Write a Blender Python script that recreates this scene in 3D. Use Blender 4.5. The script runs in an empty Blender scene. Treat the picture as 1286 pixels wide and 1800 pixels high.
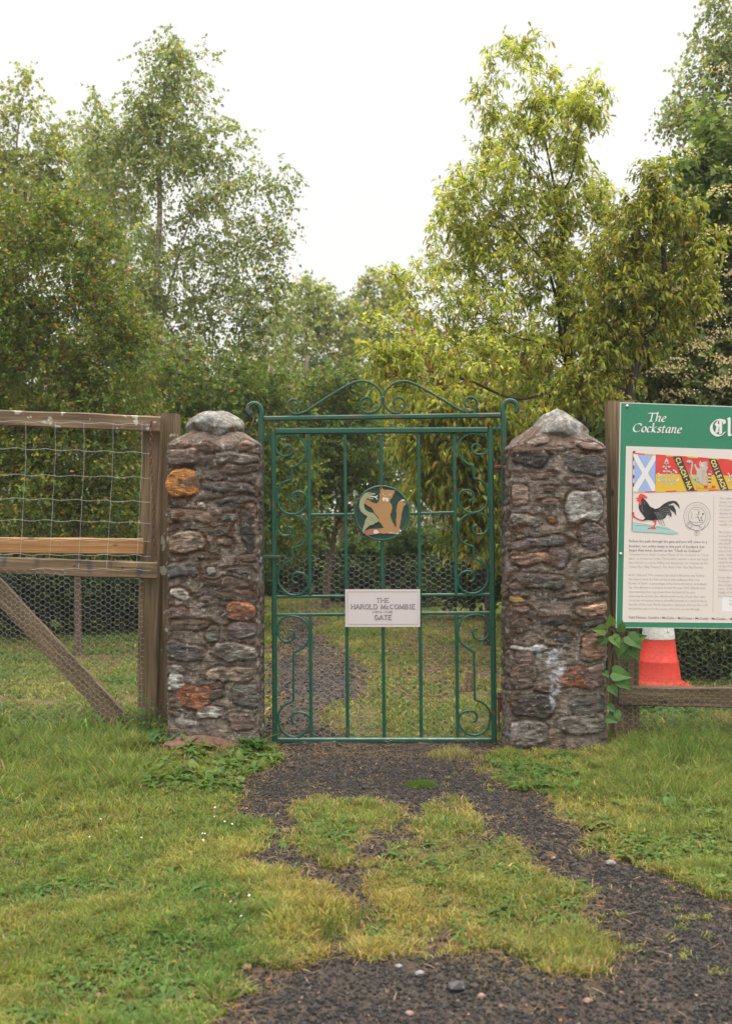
import bpy, math, random
import numpy as np
from mathutils import Vector, geometry, noise as mnoise

random.seed(7)
RNG = np.random.default_rng(11)
sc = bpy.context.scene
COL = sc.collection

# ------------------------------------------------------------------ camera, sky, sun, exposure
CAMH, F = 1.4, 1900.0           # eye height, focal length in photo pixels (1286 x 1800)
cam_d = bpy.data.cameras.new('camera')
cam = bpy.data.objects.new('camera', cam_d)
COL.objects.link(cam)
cam.location = (0, 0, CAMH)
cam.rotation_euler = (math.radians(90), 0, 0)
cam_d.sensor_fit = 'VERTICAL'
cam_d.sensor_height = 36
cam_d.lens = 36 * F / 1800
cam_d.clip_end = 1500
cam_d.dof.use_dof = True
cam_d.dof.focus_distance = 6.4
cam_d.dof.aperture_fstop = 3.5
sc.camera = cam

SUN_EL, SUN_ROT = math.radians(74), math.radians(150)
w = bpy.data.worlds.new('World')
sc.world = w
w.use_nodes = True
nt = w.node_tree
nt.nodes.clear()
_out = nt.nodes.new('ShaderNodeOutputWorld')
_bg = nt.nodes.new('ShaderNodeBackground')
_bg.inputs['Strength'].default_value = 0.1
_sky = nt.nodes.new('ShaderNodeTexSky')
_sky.sky_type = 'NISHITA'
_sky.sun_disc = False
_sky.sun_elevation = SUN_EL
_sky.sun_rotation = SUN_ROT
_tc = nt.nodes.new('ShaderNodeTexCoord')
_sep = nt.nodes.new('ShaderNodeSeparateXYZ')
_rmp = nt.nodes.new('ShaderNodeValToRGB')
_rmp.color_ramp.interpolation = 'EASE'
e = _rmp.color_ramp.elements
e[0].position = 0.0
e[0].color = (0.204, 0.201, 0.196, 1)
e[1].position = 0.95
e[1].color = (1.0, 0.965, 0.905, 1)
m1 = e.new(0.40)
m1.color = (0.217, 0.214, 0.209, 1)
_mul = nt.nodes.new('ShaderNodeVectorMath')
_mul.operation = 'SCALE'
_mul.inputs['Scale'].default_value = 37.0
_mix = nt.nodes.new('ShaderNodeMix')
_mix.data_type = 'RGBA'
_mix.inputs[0].default_value = 0.94
L = nt.links.new
L(_tc.outputs['Generated'], _sep.inputs[0])
L(_sep.outputs['Z'], _rmp.inputs[0])
L(_rmp.outputs[0], _mul.inputs[0])
L(_sky.outputs[0], _mix.inputs[6])
L(_mul.outputs[0], _mix.inputs[7])
L(_mix.outputs[2], _bg.inputs['Color'])
L(_bg.outputs[0], _out.inputs[0])

sun_d = bpy.data.lights.new('sun', 'SUN')
sun_d.energy = 1.45
sun_d.angle = math.radians(20)
sun_d.color = (1, 0.94, 0.85)
sun = bpy.data.objects.new('sun', sun_d)
COL.objects.link(sun)
# sky sun_rotation is measured clockwise from +Y; the lamp points the same way
sd = Vector((math.sin(SUN_ROT) * math.cos(SUN_EL), math.cos(SUN_ROT) * math.cos(SUN_EL), math.sin(SUN_EL)))
sun.rotation_euler = (-sd).to_track_quat('-Z', 'Y').to_euler()

sc.view_settings.view_transform = 'Standard'
sc.view_settings.look = 'None'
sc.view_settings.gamma = 1
sc.view_settings.exposure = 0.42
try:
    sc.cycles.max_bounces = 8
    sc.cycles.transparent_max_bounces = 8
    sc.cycles.use_denoising = True
except Exception:
    pass

# ------------------------------------------------------------------ helpers
def P(px, py, Y):
    return ((px - 643) / F * Y, Y, CAMH - (py - 900) / F * Y)

def tag(o, label=None, cat=None, group=None, kind=None):
    if label: o['label'] = label
    if cat: o['category'] = cat
    if group: o['group'] = group
    if kind: o['kind'] = kind
    return o

def empty(name, loc, label, cat, group=None):
    o = bpy.data.objects.new(name, None)
    o.empty_display_size = 0.1
    COL.objects.link(o)
    o.location = loc
    return tag(o, label, cat, group)

def link(name, me, mat, parent=None):
    o = bpy.data.objects.new(name, me)
    COL.objects.link(o)
    if mat: me.materials.append(mat)
    if parent is not None:
        o.parent = parent
        p, off = parent, Vector((0, 0, 0))
        while p is not None:
            off += Vector(p.location)
            p = p.parent
        o.location = -off       # meshes are written in world metres
    return o

def mesh_np(name, verts, faces, col=None, attrs=None, smooth=False):
    """verts (n,3); faces list of int arrays (m,k)."""
    verts = np.asarray(verts, dtype=np.float32)
    me = bpy.data.meshes.new(name)
    me.vertices.add(len(verts))
    me.vertices.foreach_set('co', verts.ravel())
    li, st, c = [], [], 0
    for f in faces:
        f = np.asarray(f, dtype=np.int32)
        if len(f) == 0: continue
        k = f.shape[1]
        li.append(f.ravel())
        st.append(c + np.arange(len(f), dtype=np.int32) * k)
        c += f.size
    li = np.concatenate(li); st = np.concatenate(st)
    me.loops.add(len(li))
    me.loops.foreach_set('vertex_index', li)
    me.polygons.add(len(st))
    me.polygons.foreach_set('loop_start', st)
    me.polygons.foreach_set('use_smooth', np.full(len(st), smooth, dtype=bool))
    me.update(calc_edges=True)
    if col is not None:
        a = me.attributes.new('Col', 'FLOAT_COLOR', 'POINT')
        c4 = np.ones((len(verts), 4), dtype=np.float32)
        c4[:, :3] = col
        a.data.foreach_set('color', c4.ravel())
    for k, v in (attrs or {}).items():
        v = np.asarray(v, dtype=np.float32)
        if v.ndim == 1:
            a = me.attributes.new(k, 'FLOAT', 'POINT'); a.data.foreach_set('value', v)
        else:
            a = me.attributes.new(k, 'FLOAT_VECTOR', 'POINT'); a.data.foreach_set('vector', v.ravel())
    return me

def _h(ix, iy, iz, seed):
    n = (ix * 374761393 + iy * 668265263 + iz * 2147483647 + seed * 1274126177) & 0xffffffff
    n = ((n ^ (n >> 13)) * 1274126177) & 0xffffffff
    n = n ^ (n >> 16)
    return (n & 0xffff) / 65535.0

def vnoise(x, y, z=0.0, seed=0):
    x, y, z = np.broadcast_arrays(np.asarray(x, float), np.asarray(y, float), np.asarray(z, float))
    ix, iy, iz = np.floor(x).astype(np.int64), np.floor(y).astype(np.int64), np.floor(z).astype(np.int64)
    fx, fy, fz = x - ix, y - iy, z - iz
    fx, fy, fz = [f * f * (3 - 2 * f) for f in (fx, fy, fz)]
    r = 0
    for dx in (0, 1):
        for dy in (0, 1):
            for dz in (0, 1):
                wgt = (fx if dx else 1 - fx) * (fy if dy else 1 - fy) * (fz if dz else 1 - fz)
                r = r + wgt * _h(ix + dx, iy + dy, iz + dz, seed)
    return r

def fbm(x, y, z=0.0, seed=0, o=4):
    r, a, t = 0, 1.0, 0
    for i in range(o):
        r = r + a * vnoise(np.asarray(x) * 2 ** i, np.asarray(y) * 2 ** i, np.asarray(z) * 2 ** i, seed + i * 17)
        t += a; a *= 0.5
    return r / t

def sstep(a, b, x):
    t = np.clip((x - a) / (b - a), 0, 1)
    return t * t * (3 - 2 * t)

class MB:
    """collects shapes of one part"""
    def __init__(s): s.v = []; s.f = {}; s.c = []; s.lc = []; s.n = 0
    def add(s, v, faces, col=(1, 1, 1), lc=None):
        v = np.asarray(v, float)
        s.v.append(v)
        s.c.append(np.tile(col, (len(v), 1)) if np.ndim(col) == 1 else col)
        s.lc.append(np.asarray(lc, float) if lc is not None else v)
        for f in faces:
            s.f.setdefault(len(f), []).append([i + s.n for i in f])
        s.n += len(v)
    def build(s, name, mat, parent=None, smooth=False):
        me = mesh_np(name, np.concatenate(s.v), [np.array(x) for x in s.f.values()],
                     np.concatenate(s.c), {'lc': np.concatenate(s.lc)}, smooth)
        return link(name, me, mat, parent)
    def tube(s, pts, r, sides=6, col=(1, 1, 1), caps=True):
        pts = [Vector(p) for p in pts]
        n = len(pts)
        r = [r] * n if np.isscalar(r) else r
        vs, lcs, run = [], [], 0
        up = Vector((0.3, 0.1, 1)).normalized()
        t0 = (pts[1] - pts[0]).normalized()
        a = t0.orthogonal().normalized()
        for i in range(n):
            t = (pts[min(i + 1, n - 1)] - pts[max(i - 1, 0)])
            t = t.normalized() if t.length > 1e-9 else t0
            a = (a - t * a.dot(t))
            a = a.normalized() if a.length > 1e-6 else t.orthogonal().normalized()
            b = t.cross(a)
            if i: run += (pts[i] - pts[i - 1]).length
            for k in range(sides):
                an = 2 * math.pi * k / sides
                vs.append(pts[i] + (a * math.cos(an) + b * math.sin(an)) * r[i])
                lcs.append((run, r[i] * math.cos(an), r[i] * math.sin(an)))
        fs = []
        for i in range(n - 1):
            for k in range(sides):
                k2 = (k + 1) % sides
                fs.append((i * sides + k, i * sides + k2, (i + 1) * sides + k2, (i + 1) * sides + k))
        if caps:
            fs.append(tuple(range(sides))[::-1]); fs.append(tuple(range((n - 1) * sides, n * sides)))
        s.add(vs, fs, col, lcs)
    def bar(s, pts, w_, t_, col=(1, 1, 1)):
        """flat bar following a path in a plane of constant y; w_ in plane, t_ depth; bevelled section"""
        pts = [Vector(p) for p in pts]
        n = len(pts); vs = []
        b = min(w_, t_) * 0.22
        W, T = w_ / 2, t_ / 2
        sec = [(-W, -T + b), (-W + b, -T), (W - b, -T), (W, -T + b), (W, T - b), (W - b, T), (-W + b, T), (-W, T - b)]
        for i in range(n):
            t = (pts[min(i + 1, n - 1)] - pts[max(i - 1, 0)]).normalized()
            sd_ = Vector((t.z, 0, -t.x)).normalized()
            for (u, v_) in sec: vs.append(pts[i] + sd_ * u + Vector((0, v_, 0)))
        fs = []
        for i in range(n - 1):
            for k in range(8):
                k2 = (k + 1) % 8
                fs.append((i * 8 + k, i * 8 + k2, (i + 1) * 8 + k2, (i + 1) * 8 + k))
        fs.append(tuple(range(8))[::-1]); fs.append(tuple(range((n - 1) * 8, n * 8)))
        s.add(vs, fs, col)
    def plank(s, a, b, wid, thk, nrm=(0, 1, 0), rough=0.003, seg=0.04, col=(1, 1, 1), seed=0, bev=0.006):
        """sawn timber from a to b; wid across, thk along nrm; slightly uneven"""
        a, b, nrm = Vector(a), Vector(b), Vector(nrm).normalized()
        t = (b - a).normalized(); Ln = (b - a).length
        sd_ = t.cross(nrm).normalized()
        n = max(3, int(Ln / seg) + 1)
        W, T = wid / 2, thk / 2
        sec = []
        for q in np.linspace(-1, 1, 5): sec.append((q * (W - bev), -T))
        for q in np.linspace(-1, 1, 3): sec.append((W, q * (T - bev)))
        for q in np.linspace(1, -1, 5): sec.append((q * (W - bev), T))
        for q in np.linspace(1, -1, 3): sec.append((-W, q * (T - bev)))
        K = len(sec); vs, lcs = [], []
        for i in range(n):
            al = Ln * i / (n - 1)
            for (u, v_) in sec:
                d1 = (mnoise.noise(Vector((al * 3, u * 20 + seed, v_ * 20))) ) * rough * 1.6
                d2 = (mnoise.noise(Vector((al * 12, u * 60 + seed + 9, v_ * 50)))) * rough
                sh = mnoise.noise(Vector((al * 1.2, seed, 3))) * rough * 2
                vs.append(a + t * al + sd_ * (u + (d1 + d2) * (1 if u > 0 else -1) * (abs(u) / W) + sh) + nrm * (v_ + (d1) * (1 if v_ > 0 else -1)))
                lcs.append((al + seed * 3.1, u, v_))
        fs = []
        for i in range(n - 1):
            for k in range(K):
                k2 = (k + 1) % K
                fs.append((i * K + k, (i + 1) * K + k, (i + 1) * K + k2, i * K + k2))
        fs.append(tuple(range(K))); fs.append(tuple(range((n - 1) * K, n * K))[::-1])
        s.add(vs, fs, col, lcs)

def smooth_path(pts, k=4):
    """Catmull-Rom through points"""
    pts = [np.array(p, float) for p in pts]
    out = []
    n = len(pts)
    for i in range(n - 1):
        p0, p1, p2, p3 = pts[max(i - 1, 0)], pts[i], pts[i + 1], pts[min(i + 2, n - 1)]
        for j in range(k):
            t = j / k
            out.append(0.5 * ((2 * p1) + (-p0 + p2) * t + (2 * p0 - 5 * p1 + 4 * p2 - p3) * t * t + (-p0 + 3 * p1 - 3 * p2 + p3) * t ** 3))
    out.append(pts[-1])
    return out

# ------------------------------------------------------------------ materials
def newmat(name):
    m = bpy.data.materials.new(name)
    m.use_nodes = True
    n = m.node_tree
    n.nodes.clear()
    o = n.nodes.new('ShaderNodeOutputMaterial')
    b = n.nodes.new('ShaderNodeBsdfPrincipled')
    n.links.new(b.outputs[0], o.inputs[0])
    return m, n, b, o

def N(nt_, typ, **kw):
    n = nt_.nodes.new(typ)
    for k, v in kw.items():
        if k in n.inputs: n.inputs[k].default_value = v
        else: setattr(n, k, v)
    return n

def mixc(nt_, fac, a, b, mode='MIX'):
    m = nt_.nodes.new('ShaderNodeMix'); m.data_type = 'RGBA'; m.blend_type = mode
    for i, x in ((0, fac), (6, a), (7, b)):
        if hasattr(x, 'is_linked') or hasattr(x, 'links'): nt_.links.new(x, m.inputs[i])
        elif i == 0: m.inputs[0].default_value = x
        else: m.inputs[i].default_value = (*x, 1) if len(x) == 3 else x
    return m.outputs[2]

def ramp(nt_, src, stops, interp='LINEAR'):
    r = nt_.nodes.new('ShaderNodeValToRGB')
    r.color_ramp.interpolation = interp
    el = r.color_ramp.elements
    while len(el) > 1: el.remove(el[-1])
    for i, (p, c) in enumerate(stops):
        c = (c, c, c) if np.isscalar(c) else c
        x = el[0] if i == 0 else el.new(p)
        x.position = p; x.color = (*c, 1)
    nt_.links.new(src, r.inputs[0])
    return r.outputs[0]

def bump(nt_, b, h, strength, dist):
    bp = nt_.nodes.new('ShaderNodeBump')
    bp.inputs['Strength'].default_value = strength
    bp.inputs['Distance'].default_value = dist
    nt_.links.new(h, bp.inputs['Height']); nt_.links.new(bp.outputs[0], b.inputs['Normal'])

def leaf_mat(name, trans=0.35, rough=0.45, spec=0.35):
    m, n, b, o = newmat(name)
    at = N(n, 'ShaderNodeAttribute', attribute_name='Col')
    n.links.new(at.outputs['Color'], b.inputs['Base Color'])
    b.inputs['Roughness'].default_value = rough
    b.inputs['Specular IOR Level'].default_value = spec
    tr = N(n, 'ShaderNodeBsdfTranslucent')
    tc = mixc(n, 1.0, at.outputs['Color'], (2.1, 2.0, 0.9), 'MULTIPLY')
    n.links.new(tc, tr.inputs[0])
    mx = N(n, 'ShaderNodeMixShader'); mx.inputs[0].default_value = trans
    n.links.new(b.outputs[0], mx.inputs[1]); n.links.new(tr.outputs[0], mx.inputs[2])
    n.links.new(mx.outputs[0], o.inputs[0])
    return m

def bark_mat(name, c1, c2, scale=14, pale=None):
    m, n, b, o = newmat(name)
    at = N(n, 'ShaderNodeAttribute', attribute_name='lc')
    mp = N(n, 'ShaderNodeMapping'); mp.inputs['Scale'].default_value = (1.5, 6, 6)
    n.links.new(at.outputs['Vector'], mp.inputs[0])
    nz = N(n, 'ShaderNodeTexNoise', Scale=scale, Detail=6.0)
    n.links.new(mp.outputs[0], nz.inputs[0])
    c = ramp(n, nz.outputs[0], [(0.3, c1), (0.65, c2)])
    if pale:
        mp2 = N(n, 'ShaderNodeMapping'); mp2.inputs['Scale'].default_value = (9, 2, 2)
        n.links.new(at.outputs['Vector'], mp2.inputs[0])
        n2 = N(n, 'ShaderNodeTexNoise', Scale=2.5, Detail=4.0); n.links.new(mp2.outputs[0], n2.inputs[0])
        f = ramp(n, n2.outputs[0], [(0.48, 0.0), (0.56, 1.0)])
        c = mixc(n, f, c, pale)
    n.links.new(c, b.inputs['Base Color'])
    b.inputs['Roughness'].default_value = 0.85
    bump(n, b, nz.outputs[0], 0.6, 0.01)
    return m

def wood_mat(name, c1, c2, c3, stain=None, lichen=0.0, wet=0.6):
    m, n, b, o = newmat(name)
    at = N(n, 'ShaderNodeAttribute', attribute_name='lc')
    mp = N(n, 'ShaderNodeMapping'); mp.inputs['Scale'].default_value = (1.6, 42, 42)
    n.links.new(at.outputs['Vector'], mp.inputs[0])
    g = N(n, 'ShaderNodeTexNoise', Scale=1.6, Detail=8.0, Distortion=0.6)
    n.links.new(mp.outputs[0], g.inputs[0])
    big = N(n, 'ShaderNodeTexNoise', Scale=4.0, Detail=5.0)
    n.links.new(at.outputs['Vector'], big.inputs[0])
    c = ramp(n, g.outputs[0], [(0.25, c1), (0.5, c2), (0.75, c3)])
    f = ramp(n, big.outputs[0], [(0.35, 0.0), (0.7, 1.0)])
    dk = tuple(x * 0.5 for x in c2)
    c = mixc(n, f, c, mixc(n, 0.55, c, dk))
    # knots
    vo = N(n, 'ShaderNodeTexVoronoi', Scale=2.1); mp3 = N(n, 'ShaderNodeMapping'); mp3.inputs['Scale'].default_value = (1.6, 3.5, 1)
    n.links.new(at.outputs['Vector'], mp3.inputs[0]); n.links.new(mp3.outputs[0], vo.inputs[0])
    k = ramp(n, vo.outputs['Distance'], [(0.05, 1.0), (0.10, 0.0)])
    c = mixc(n, k, c, tuple(x * 0.35 for x in c1))
    if stain:
        mp2 = N(n, 'ShaderNodeMapping'); mp2.inputs['Scale'].default_value = (7, 3, 1)
        n.links.new(at.outputs['Vector'], mp2.inputs[0])
        s2 = N(n, 'ShaderNodeTexNoise', Scale=1.3, Detail=3.0); n.links.new(mp2.outputs[0], s2.inputs[0])
        f2 = ramp(n, s2.outputs[0], [(0.55, 0.0), (0.66, 0.85)])
        c = mixc(n, f2, c, stain)
    if lichen:
        l = N(n, 'ShaderNodeTexNoise', Scale=16.0, Detail=5.0); n.links.new(at.outputs['Vector'], l.inputs[0])
        f3 = ramp(n, l.outputs[0], [(0.66 - lichen, 0.0), (0.70 - lichen, 0.8)])
        c = mixc(n, f3, c, (0.42, 0.42, 0.34))
    n.links.new(c, b.inputs['Base Color'])
    b.inputs['Roughness'].default_value = wet
    bump(n, b, g.outputs[0], 0.7, 0.004)
    return m

def paint_mat(name, col, rough=0.35, chip=0.0, chipc=(0.16, 0.05, 0.02), scale=30):
    m, n, b, o = newmat(name)
    tc = N(n, 'ShaderNodeTexCoord')
    nz = N(n, 'ShaderNodeTexNoise', Scale=scale, Detail=6.0)
    n.links.new(tc.outputs['Object'], nz.inputs[0])
    n2 = N(n, 'ShaderNodeTexNoise', Scale=5.0, Detail=4.0)
    n.links.new(tc.outputs['Object'], n2.inputs[0])
    c = mixc(n, ramp(n, n2.outputs[0], [(0.3, 0.0), (0.75, 1.0)]), col, tuple(min(1, x * 1.35 + 0.006) for x in col))
    if chip:
        f = ramp(n, nz.outputs[0], [(0.70 - chip, 0.0), (0.73 - chip, 1.0)])
        c = mixc(n, f, c, chipc)
    n.links.new(c, b.inputs['Base Color'])
    rr = ramp(n, nz.outputs[0], [(0.3, rough * 0.8), (0.7, min(1, rough * 1.4))])
    n.links.new(rr, b.inputs['Roughness'])
    bump(n, b, nz.outputs[0], 0.25, 0.002)
    return m

def print_mat(name, rough=0.3, tint=None):
    m, n, b, o = newmat(name)
    at = N(n, 'ShaderNodeAttribute', attribute_name='Col')
    tc = N(n, 'ShaderNodeTexCoord')
    nz = N(n, 'ShaderNodeTexNoise', Scale=9.0, Detail=5.0)
    n.links.new(tc.outputs['Object'], nz.inputs[0])
    c = mixc(n, ramp(n, nz.outputs[0], [(0.35, 0.0), (0.75, 0.06)]), at.outputs['Color'], (0.75, 0.66, 0.55))
    n.links.new(c, b.inputs['Base Color'])
    b.inputs['Roughness'].default_value = rough
    b.inputs['Specular IOR Level'].default_value = 0.3
    return m

M = {}
M['leaf'] = leaf_mat('foliage_leaf', .35, .5, .2)
M['leaf_soft'] = leaf_mat('foliage_soft', 0.45, 0.55, 0.15)
M['grass'] = leaf_mat('grass_blade', 0.35, 0.55, 0.15)
M['bark_birch'] = bark_mat('birch_bark', (0.10, 0.075, 0.06), (0.24, 0.17, 0.135), pale=(0.42, 0.36, 0.31))
M['bark_dark'] = bark_mat('dark_bark', (0.018, 0.014, 0.012), (0.055, 0.042, 0.035))
M['bark_mid'] = bark_mat('brown_bark', (0.07, 0.045, 0.032), (0.17, 0.115, 0.085))
M['wood'] = wood_mat('weathered_wood', (0.03, 0.019, 0.009), (0.135, 0.087, 0.042), (0.27, 0.19, 0.10), lichen=0.0)
M['wood_lichen'] = wood_mat('lichen_wood', (0.03, 0.019, 0.009), (0.14, 0.088, 0.043), (0.27, 0.185, 0.10), lichen=0.045)
M['wood_stain'] = wood_mat('stained_wood', (0.06, 0.035, 0.017), (0.17, 0.105, 0.052), (0.28, 0.19, 0.105), stain=(0.04, 0.04, 0.045))
M['wood_new'] = wood_mat('new_orange_wood', (0.22, 0.105, 0.03), (0.36, 0.18, 0.06), (0.45, 0.25, 0.10))
M['green'] = paint_mat('green_gate_paint', (0.002, 0.058, 0.034), 0.33, 0.05)
M['green_worn'] = paint_mat('worn_green_paint', (0.004, 0.056, 0.035), 0.4, 0.13, (0.10, 0.045, 0.03))
M['wire'] = paint_mat('galvanised_wire', (0.33, 0.33, 0.34), 0.45)
M['wire'].node_tree.nodes['Principled BSDF'].inputs['Metallic'].default_value = 0.5
M['mesh'] = paint_mat('bright_wire', (0.34, 0.34, 0.35), 0.4)
M['rust'] = paint_mat('rusty_iron', (0.085, 0.033, 0.02), 0.8, 0.1, (0.16, 0.06, 0.03), 60)
M['print'] = print_mat('printed_colour')
M['disc'] = print_mat('painted_metal', 0.45)

# ------------------------------------------------------------------ ground layout
def in_poly(x, y, poly):
    r = np.zeros(np.shape(x), bool)
    n = len(poly)
    j = n - 1
    for i in range(n):
        xi, yi = poly[i]; xj, yj = poly[j]
        if yi != yj:
            c = ((yi > y) != (yj > y)) & (x < (xj - xi) * (y - yi) / (yj - yi) + xi)
            r ^= c
        j = i
    return r

def gpt(px, py):
    Y = CAMH * F / (py - 900.0)
    return ((px - 643) / F * Y, Y)

def gpoly(pts): return [gpt(*p) for p in pts]

LAWN_L = gpoly([(-900, 1240), (455, 1240), (455, 1312), (486, 1336), (470, 1352), (440, 1378), (418, 1400), (405, 1430), (445, 1462), (470, 1492), (418, 1530), (470, 1556), (540, 1568),
                (590, 1592), (608, 1622), (590, 1648), (545, 1664), (470, 1672), (420, 1692), (412, 1725), (400, 1765), (345, 1810), (300, 1900), (200, 2300), (-1800, 2300)])
PATCH = [gpoly([(512, 1420), (560, 1406), (640, 1412), (688, 1432), (690, 1456), (655, 1478), (600, 1490), (640, 1502), (625, 1522), (560, 1530), (512, 1512), (500, 1470)]),
         gpoly([(700, 1470), (735, 1438), (790, 1424), (835, 1440), (850, 1466), (800, 1482), (745, 1490)]),
         gpoly([(655, 1532), (710, 1508), (785, 1490), (870, 1486), (925, 1502), (930, 1528), (985, 1552), (1030, 1590), (1040, 1615), (1062, 1650), (1060, 1688), (1010, 1698), (930, 1690), (885, 1682), (850, 1672),
                (790, 1660), (720, 1674), (650, 1668), (612, 1640), (655, 1600), (640, 1565)])]
LAWN_R = gpoly([(1800, 1255), (895, 1255), (900, 1325), (840, 1352), (880, 1380), (950, 1400), (985, 1432), (1010, 1470), (1040, 1500), (1095, 1522), (1150, 1535), (1190, 1552), (1235, 1570), (1290, 1588), (1500, 1640), (2200, 1800), (2200, 1255)])
PATH_B = gpoly([(430, 1345), (430, 1290), (455, 1250), (458, 1200), (470, 1150), (482, 1112), (500, 1085), (540, 1062), (620, 1052), (560, 1075), (560, 1110), (600, 1140), (640, 1165), (665, 1200), (655, 1222), (600, 1245), (578, 1268), (600, 1290), (640, 1300), (880, 1300), (880, 1345)])
BARE = gpoly([(285, 1262), (405, 1270), (450, 1285), (450, 1312), (400, 1318), (350, 1308), (290, 1300)])

def grass_mask(x, y):
    n1 = fbm(x * 7, y * 5, 0, 3) - 0.5
    n2 = fbm(x * 7, y * 5, 0, 31) - 0.5
    n3 = fbm(x * 30, y * 26, 0, 77, 2) - 0.5
    k = 0.30 + 0.03 * np.maximum(0, y - 6)
    xx, yy = x + n1 * k + n3 * 0.06, y + n2 * k * 1.4 + n3 * 0.06
    g = in_poly(xx, yy, LAWN_L) | in_poly(xx, yy, LAWN_R)
    for p in PATCH: g |= in_poly(xx, yy, p)
    back = (y > 6.62)
    g = np.where(back, ~in_poly(xx, yy, PATH_B), g)
    g = g & ~in_poly(x + n1 * .1, y + n2 * .1, BARE)
    return g.astype(float)

def gz(x, y):
    x = np.asarray(x, float); y = np.asarray(y, float)
    z = (fbm(x * 0.9, y * 0.9, 0, 5, 3) - 0.5) * 0.10 * sstep(0, 1.5, np.abs(y - 6.5)) + (fbm(x * 6, y * 6, 0, 9, 3) - 0.5) * 0.022
    z = z + 0.05 * np.exp(-(((x + 0.95) / 0.35) ** 2 + ((y - 6.22) / 0.22) ** 2))
    z = z + sstep(20, 70, y) * 0.6
    return z

gx = np.unique(np.concatenate([np.arange(-3.6, 3.6, 0.026), 3.6 + np.cumsum(0.03 * 1.12 ** np.arange(64)), -3.6 - np.cumsum(0.03 * 1.12 ** np.arange(64))]))
gy = np.unique(np.concatenate([np.arange(2.0, 8.6, 0.026), 8.6 + np.cumsum(0.035 * 1.075 ** np.arange(88)), 2.0 - np.cumsum(0.03 * 1.12 ** np.arange(60))]))
XX, YY = np.meshgrid(gx, gy)
gm = grass_mask(XX, YY)
# soften
gs = gm.copy()
gs[1:-1, 1:-1] = (gm[1:-1, 1:-1] * 2 + gm[:-2, 1:-1] + gm[2:, 1:-1] + gm[1:-1, :-2] + gm[1:-1, 2:]) / 6
ZZ = gz(XX, YY) + gs * 0.004 + (fbm(XX * 22, YY * 22, 0, 51, 2) - 0.5) * 0.008 * (1 - gs)
nx, ny = len(gx), len(gy)
ii = np.arange(nx * ny).reshape(ny, nx)
gf = np.stack([ii[:-1, :-1].ravel(), ii[:-1, 1:].ravel(), ii[1:, 1:].ravel(), ii[1:, :-1].ravel()], 1)
soilm = sstep(5.9, 6.35, YY + (fbm(XX * 6, YY * 6, 0, 71, 3) - .5) * .8) * sstep(7.3, 6.8, YY) * .8
for _r in range(2):
    pass
edge = np.zeros_like(gm)
for dx_, dy_ in ((4, 0), (-4, 0), (0, 5), (0, -5), (8, 3), (-8, -3), (6, -6), (-6, 6)): edge += np.roll(gm, (dy_, dx_), (0, 1)) / 8
_f = sstep(6.9, 7.4, YY); soilm = np.maximum(soilm, _f * sstep(.56, .7, fbm(XX * 2.2, YY * 1.4, 0, 37, 4)))
soilm = np.clip(np.maximum(soilm, sstep(.05, .5, edge) * .8), 0, 1) * sstep(.2, .5, fbm(XX * 9, YY * 9, 0, 19, 3) + .1)
me = mesh_np('ground', np.stack([XX.ravel(), YY.ravel(), ZZ.ravel()], 1), [gf], None, {'gm': gs.ravel(), 'soil': soilm.ravel()}, True)
m, n, b, o = newmat('ground_soil_and_gravel')
tc = N(n, 'ShaderNodeTexCoord')
at = N(n, 'ShaderNodeAttribute', attribute_name='gm')
vo = N(n, 'ShaderNodeTexVoronoi', Scale=75.0); n.links.new(tc.outputs['Object'], vo.inputs[0])
vo2 = N(n, 'ShaderNodeTexVoronoi', Scale=190.0); n.links.new(tc.outputs['Object'], vo2.inputs[0])
big = N(n, 'ShaderNodeTexNoise', Scale=1.7, Detail=6.0); n.links.new(tc.outputs['Object'], big.inputs[0])
mid = N(n, 'ShaderNodeTexNoise', Scale=9.0, Detail=8.0, Roughness=0.65); n.links.new(tc.outputs['Object'], mid.inputs[0])
sepc = N(n, 'ShaderNodeSeparateColor'); n.links.new(vo.outputs['Color'], sepc.inputs[0])
sepc2 = N(n, 'ShaderNodeSeparateColor'); n.links.new(vo2.outputs['Color'], sepc2.inputs[0])
g1 = ramp(n, sepc.outputs[0], [(0.0, (0.012, 0.011, 0.011)), (0.55, (0.032, 0.029, 0.028)), (0.9, (0.058, 0.052, 0.049)), (0.97, (0.15, 0.12, 0.095))])
g2 = ramp(n, sepc2.outputs[1], [(0.0, (0.012, 0.011, 0.01)), (0.8, (0.042, 0.035, 0.03)), (1.0, (0.09, 0.07, 0.055))])
gc = mixc(n, 0.5, g1, g2)
soil = mixc(n, ramp(n, mid.outputs[0], [(0.4, 0.0), (0.62, 0.75)]), gc, (0.075, 0.05, 0.036))
sa = N(n, 'ShaderNodeAttribute', attribute_name='soil')
soil = mixc(n, sa.outputs['Fac'], soil, mixc(n, ramp(n, mid.outputs[0], [(.4, 0.0), (.6, 1.0)]), (0.05, 0.033, 0.024), (0.12, 0.075, 0.035)))
moss = mixc(n, ramp(n, big.outputs[0], [(0.55, 0.0), (0.68, 0.6)]), soil, (0.10, 0.075, 0.02))
thatch = ramp(n, mid.outputs[0], [(0.3, (0.035, 0.05, 0.012)), (0.5, (0.07, 0.09, 0.022)), (0.7, (0.13, 0.115, 0.035))])
ffz = N(n, 'ShaderNodeTexNoise', Scale=210.0, Detail=5.0, Roughness=.8); n.links.new(tc.outputs['Object'], ffz.inputs[0])
thatch = mixc(n, sa.outputs['Fac'], thatch, mixc(n, ramp(n, mid.outputs[0], [(.4, 0.0), (.6, 1.0)]), (0.06, 0.045, 0.022), (0.15, 0.115, 0.03)))
grd = mixc(n, at.outputs['Fac'], moss, thatch)
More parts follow.
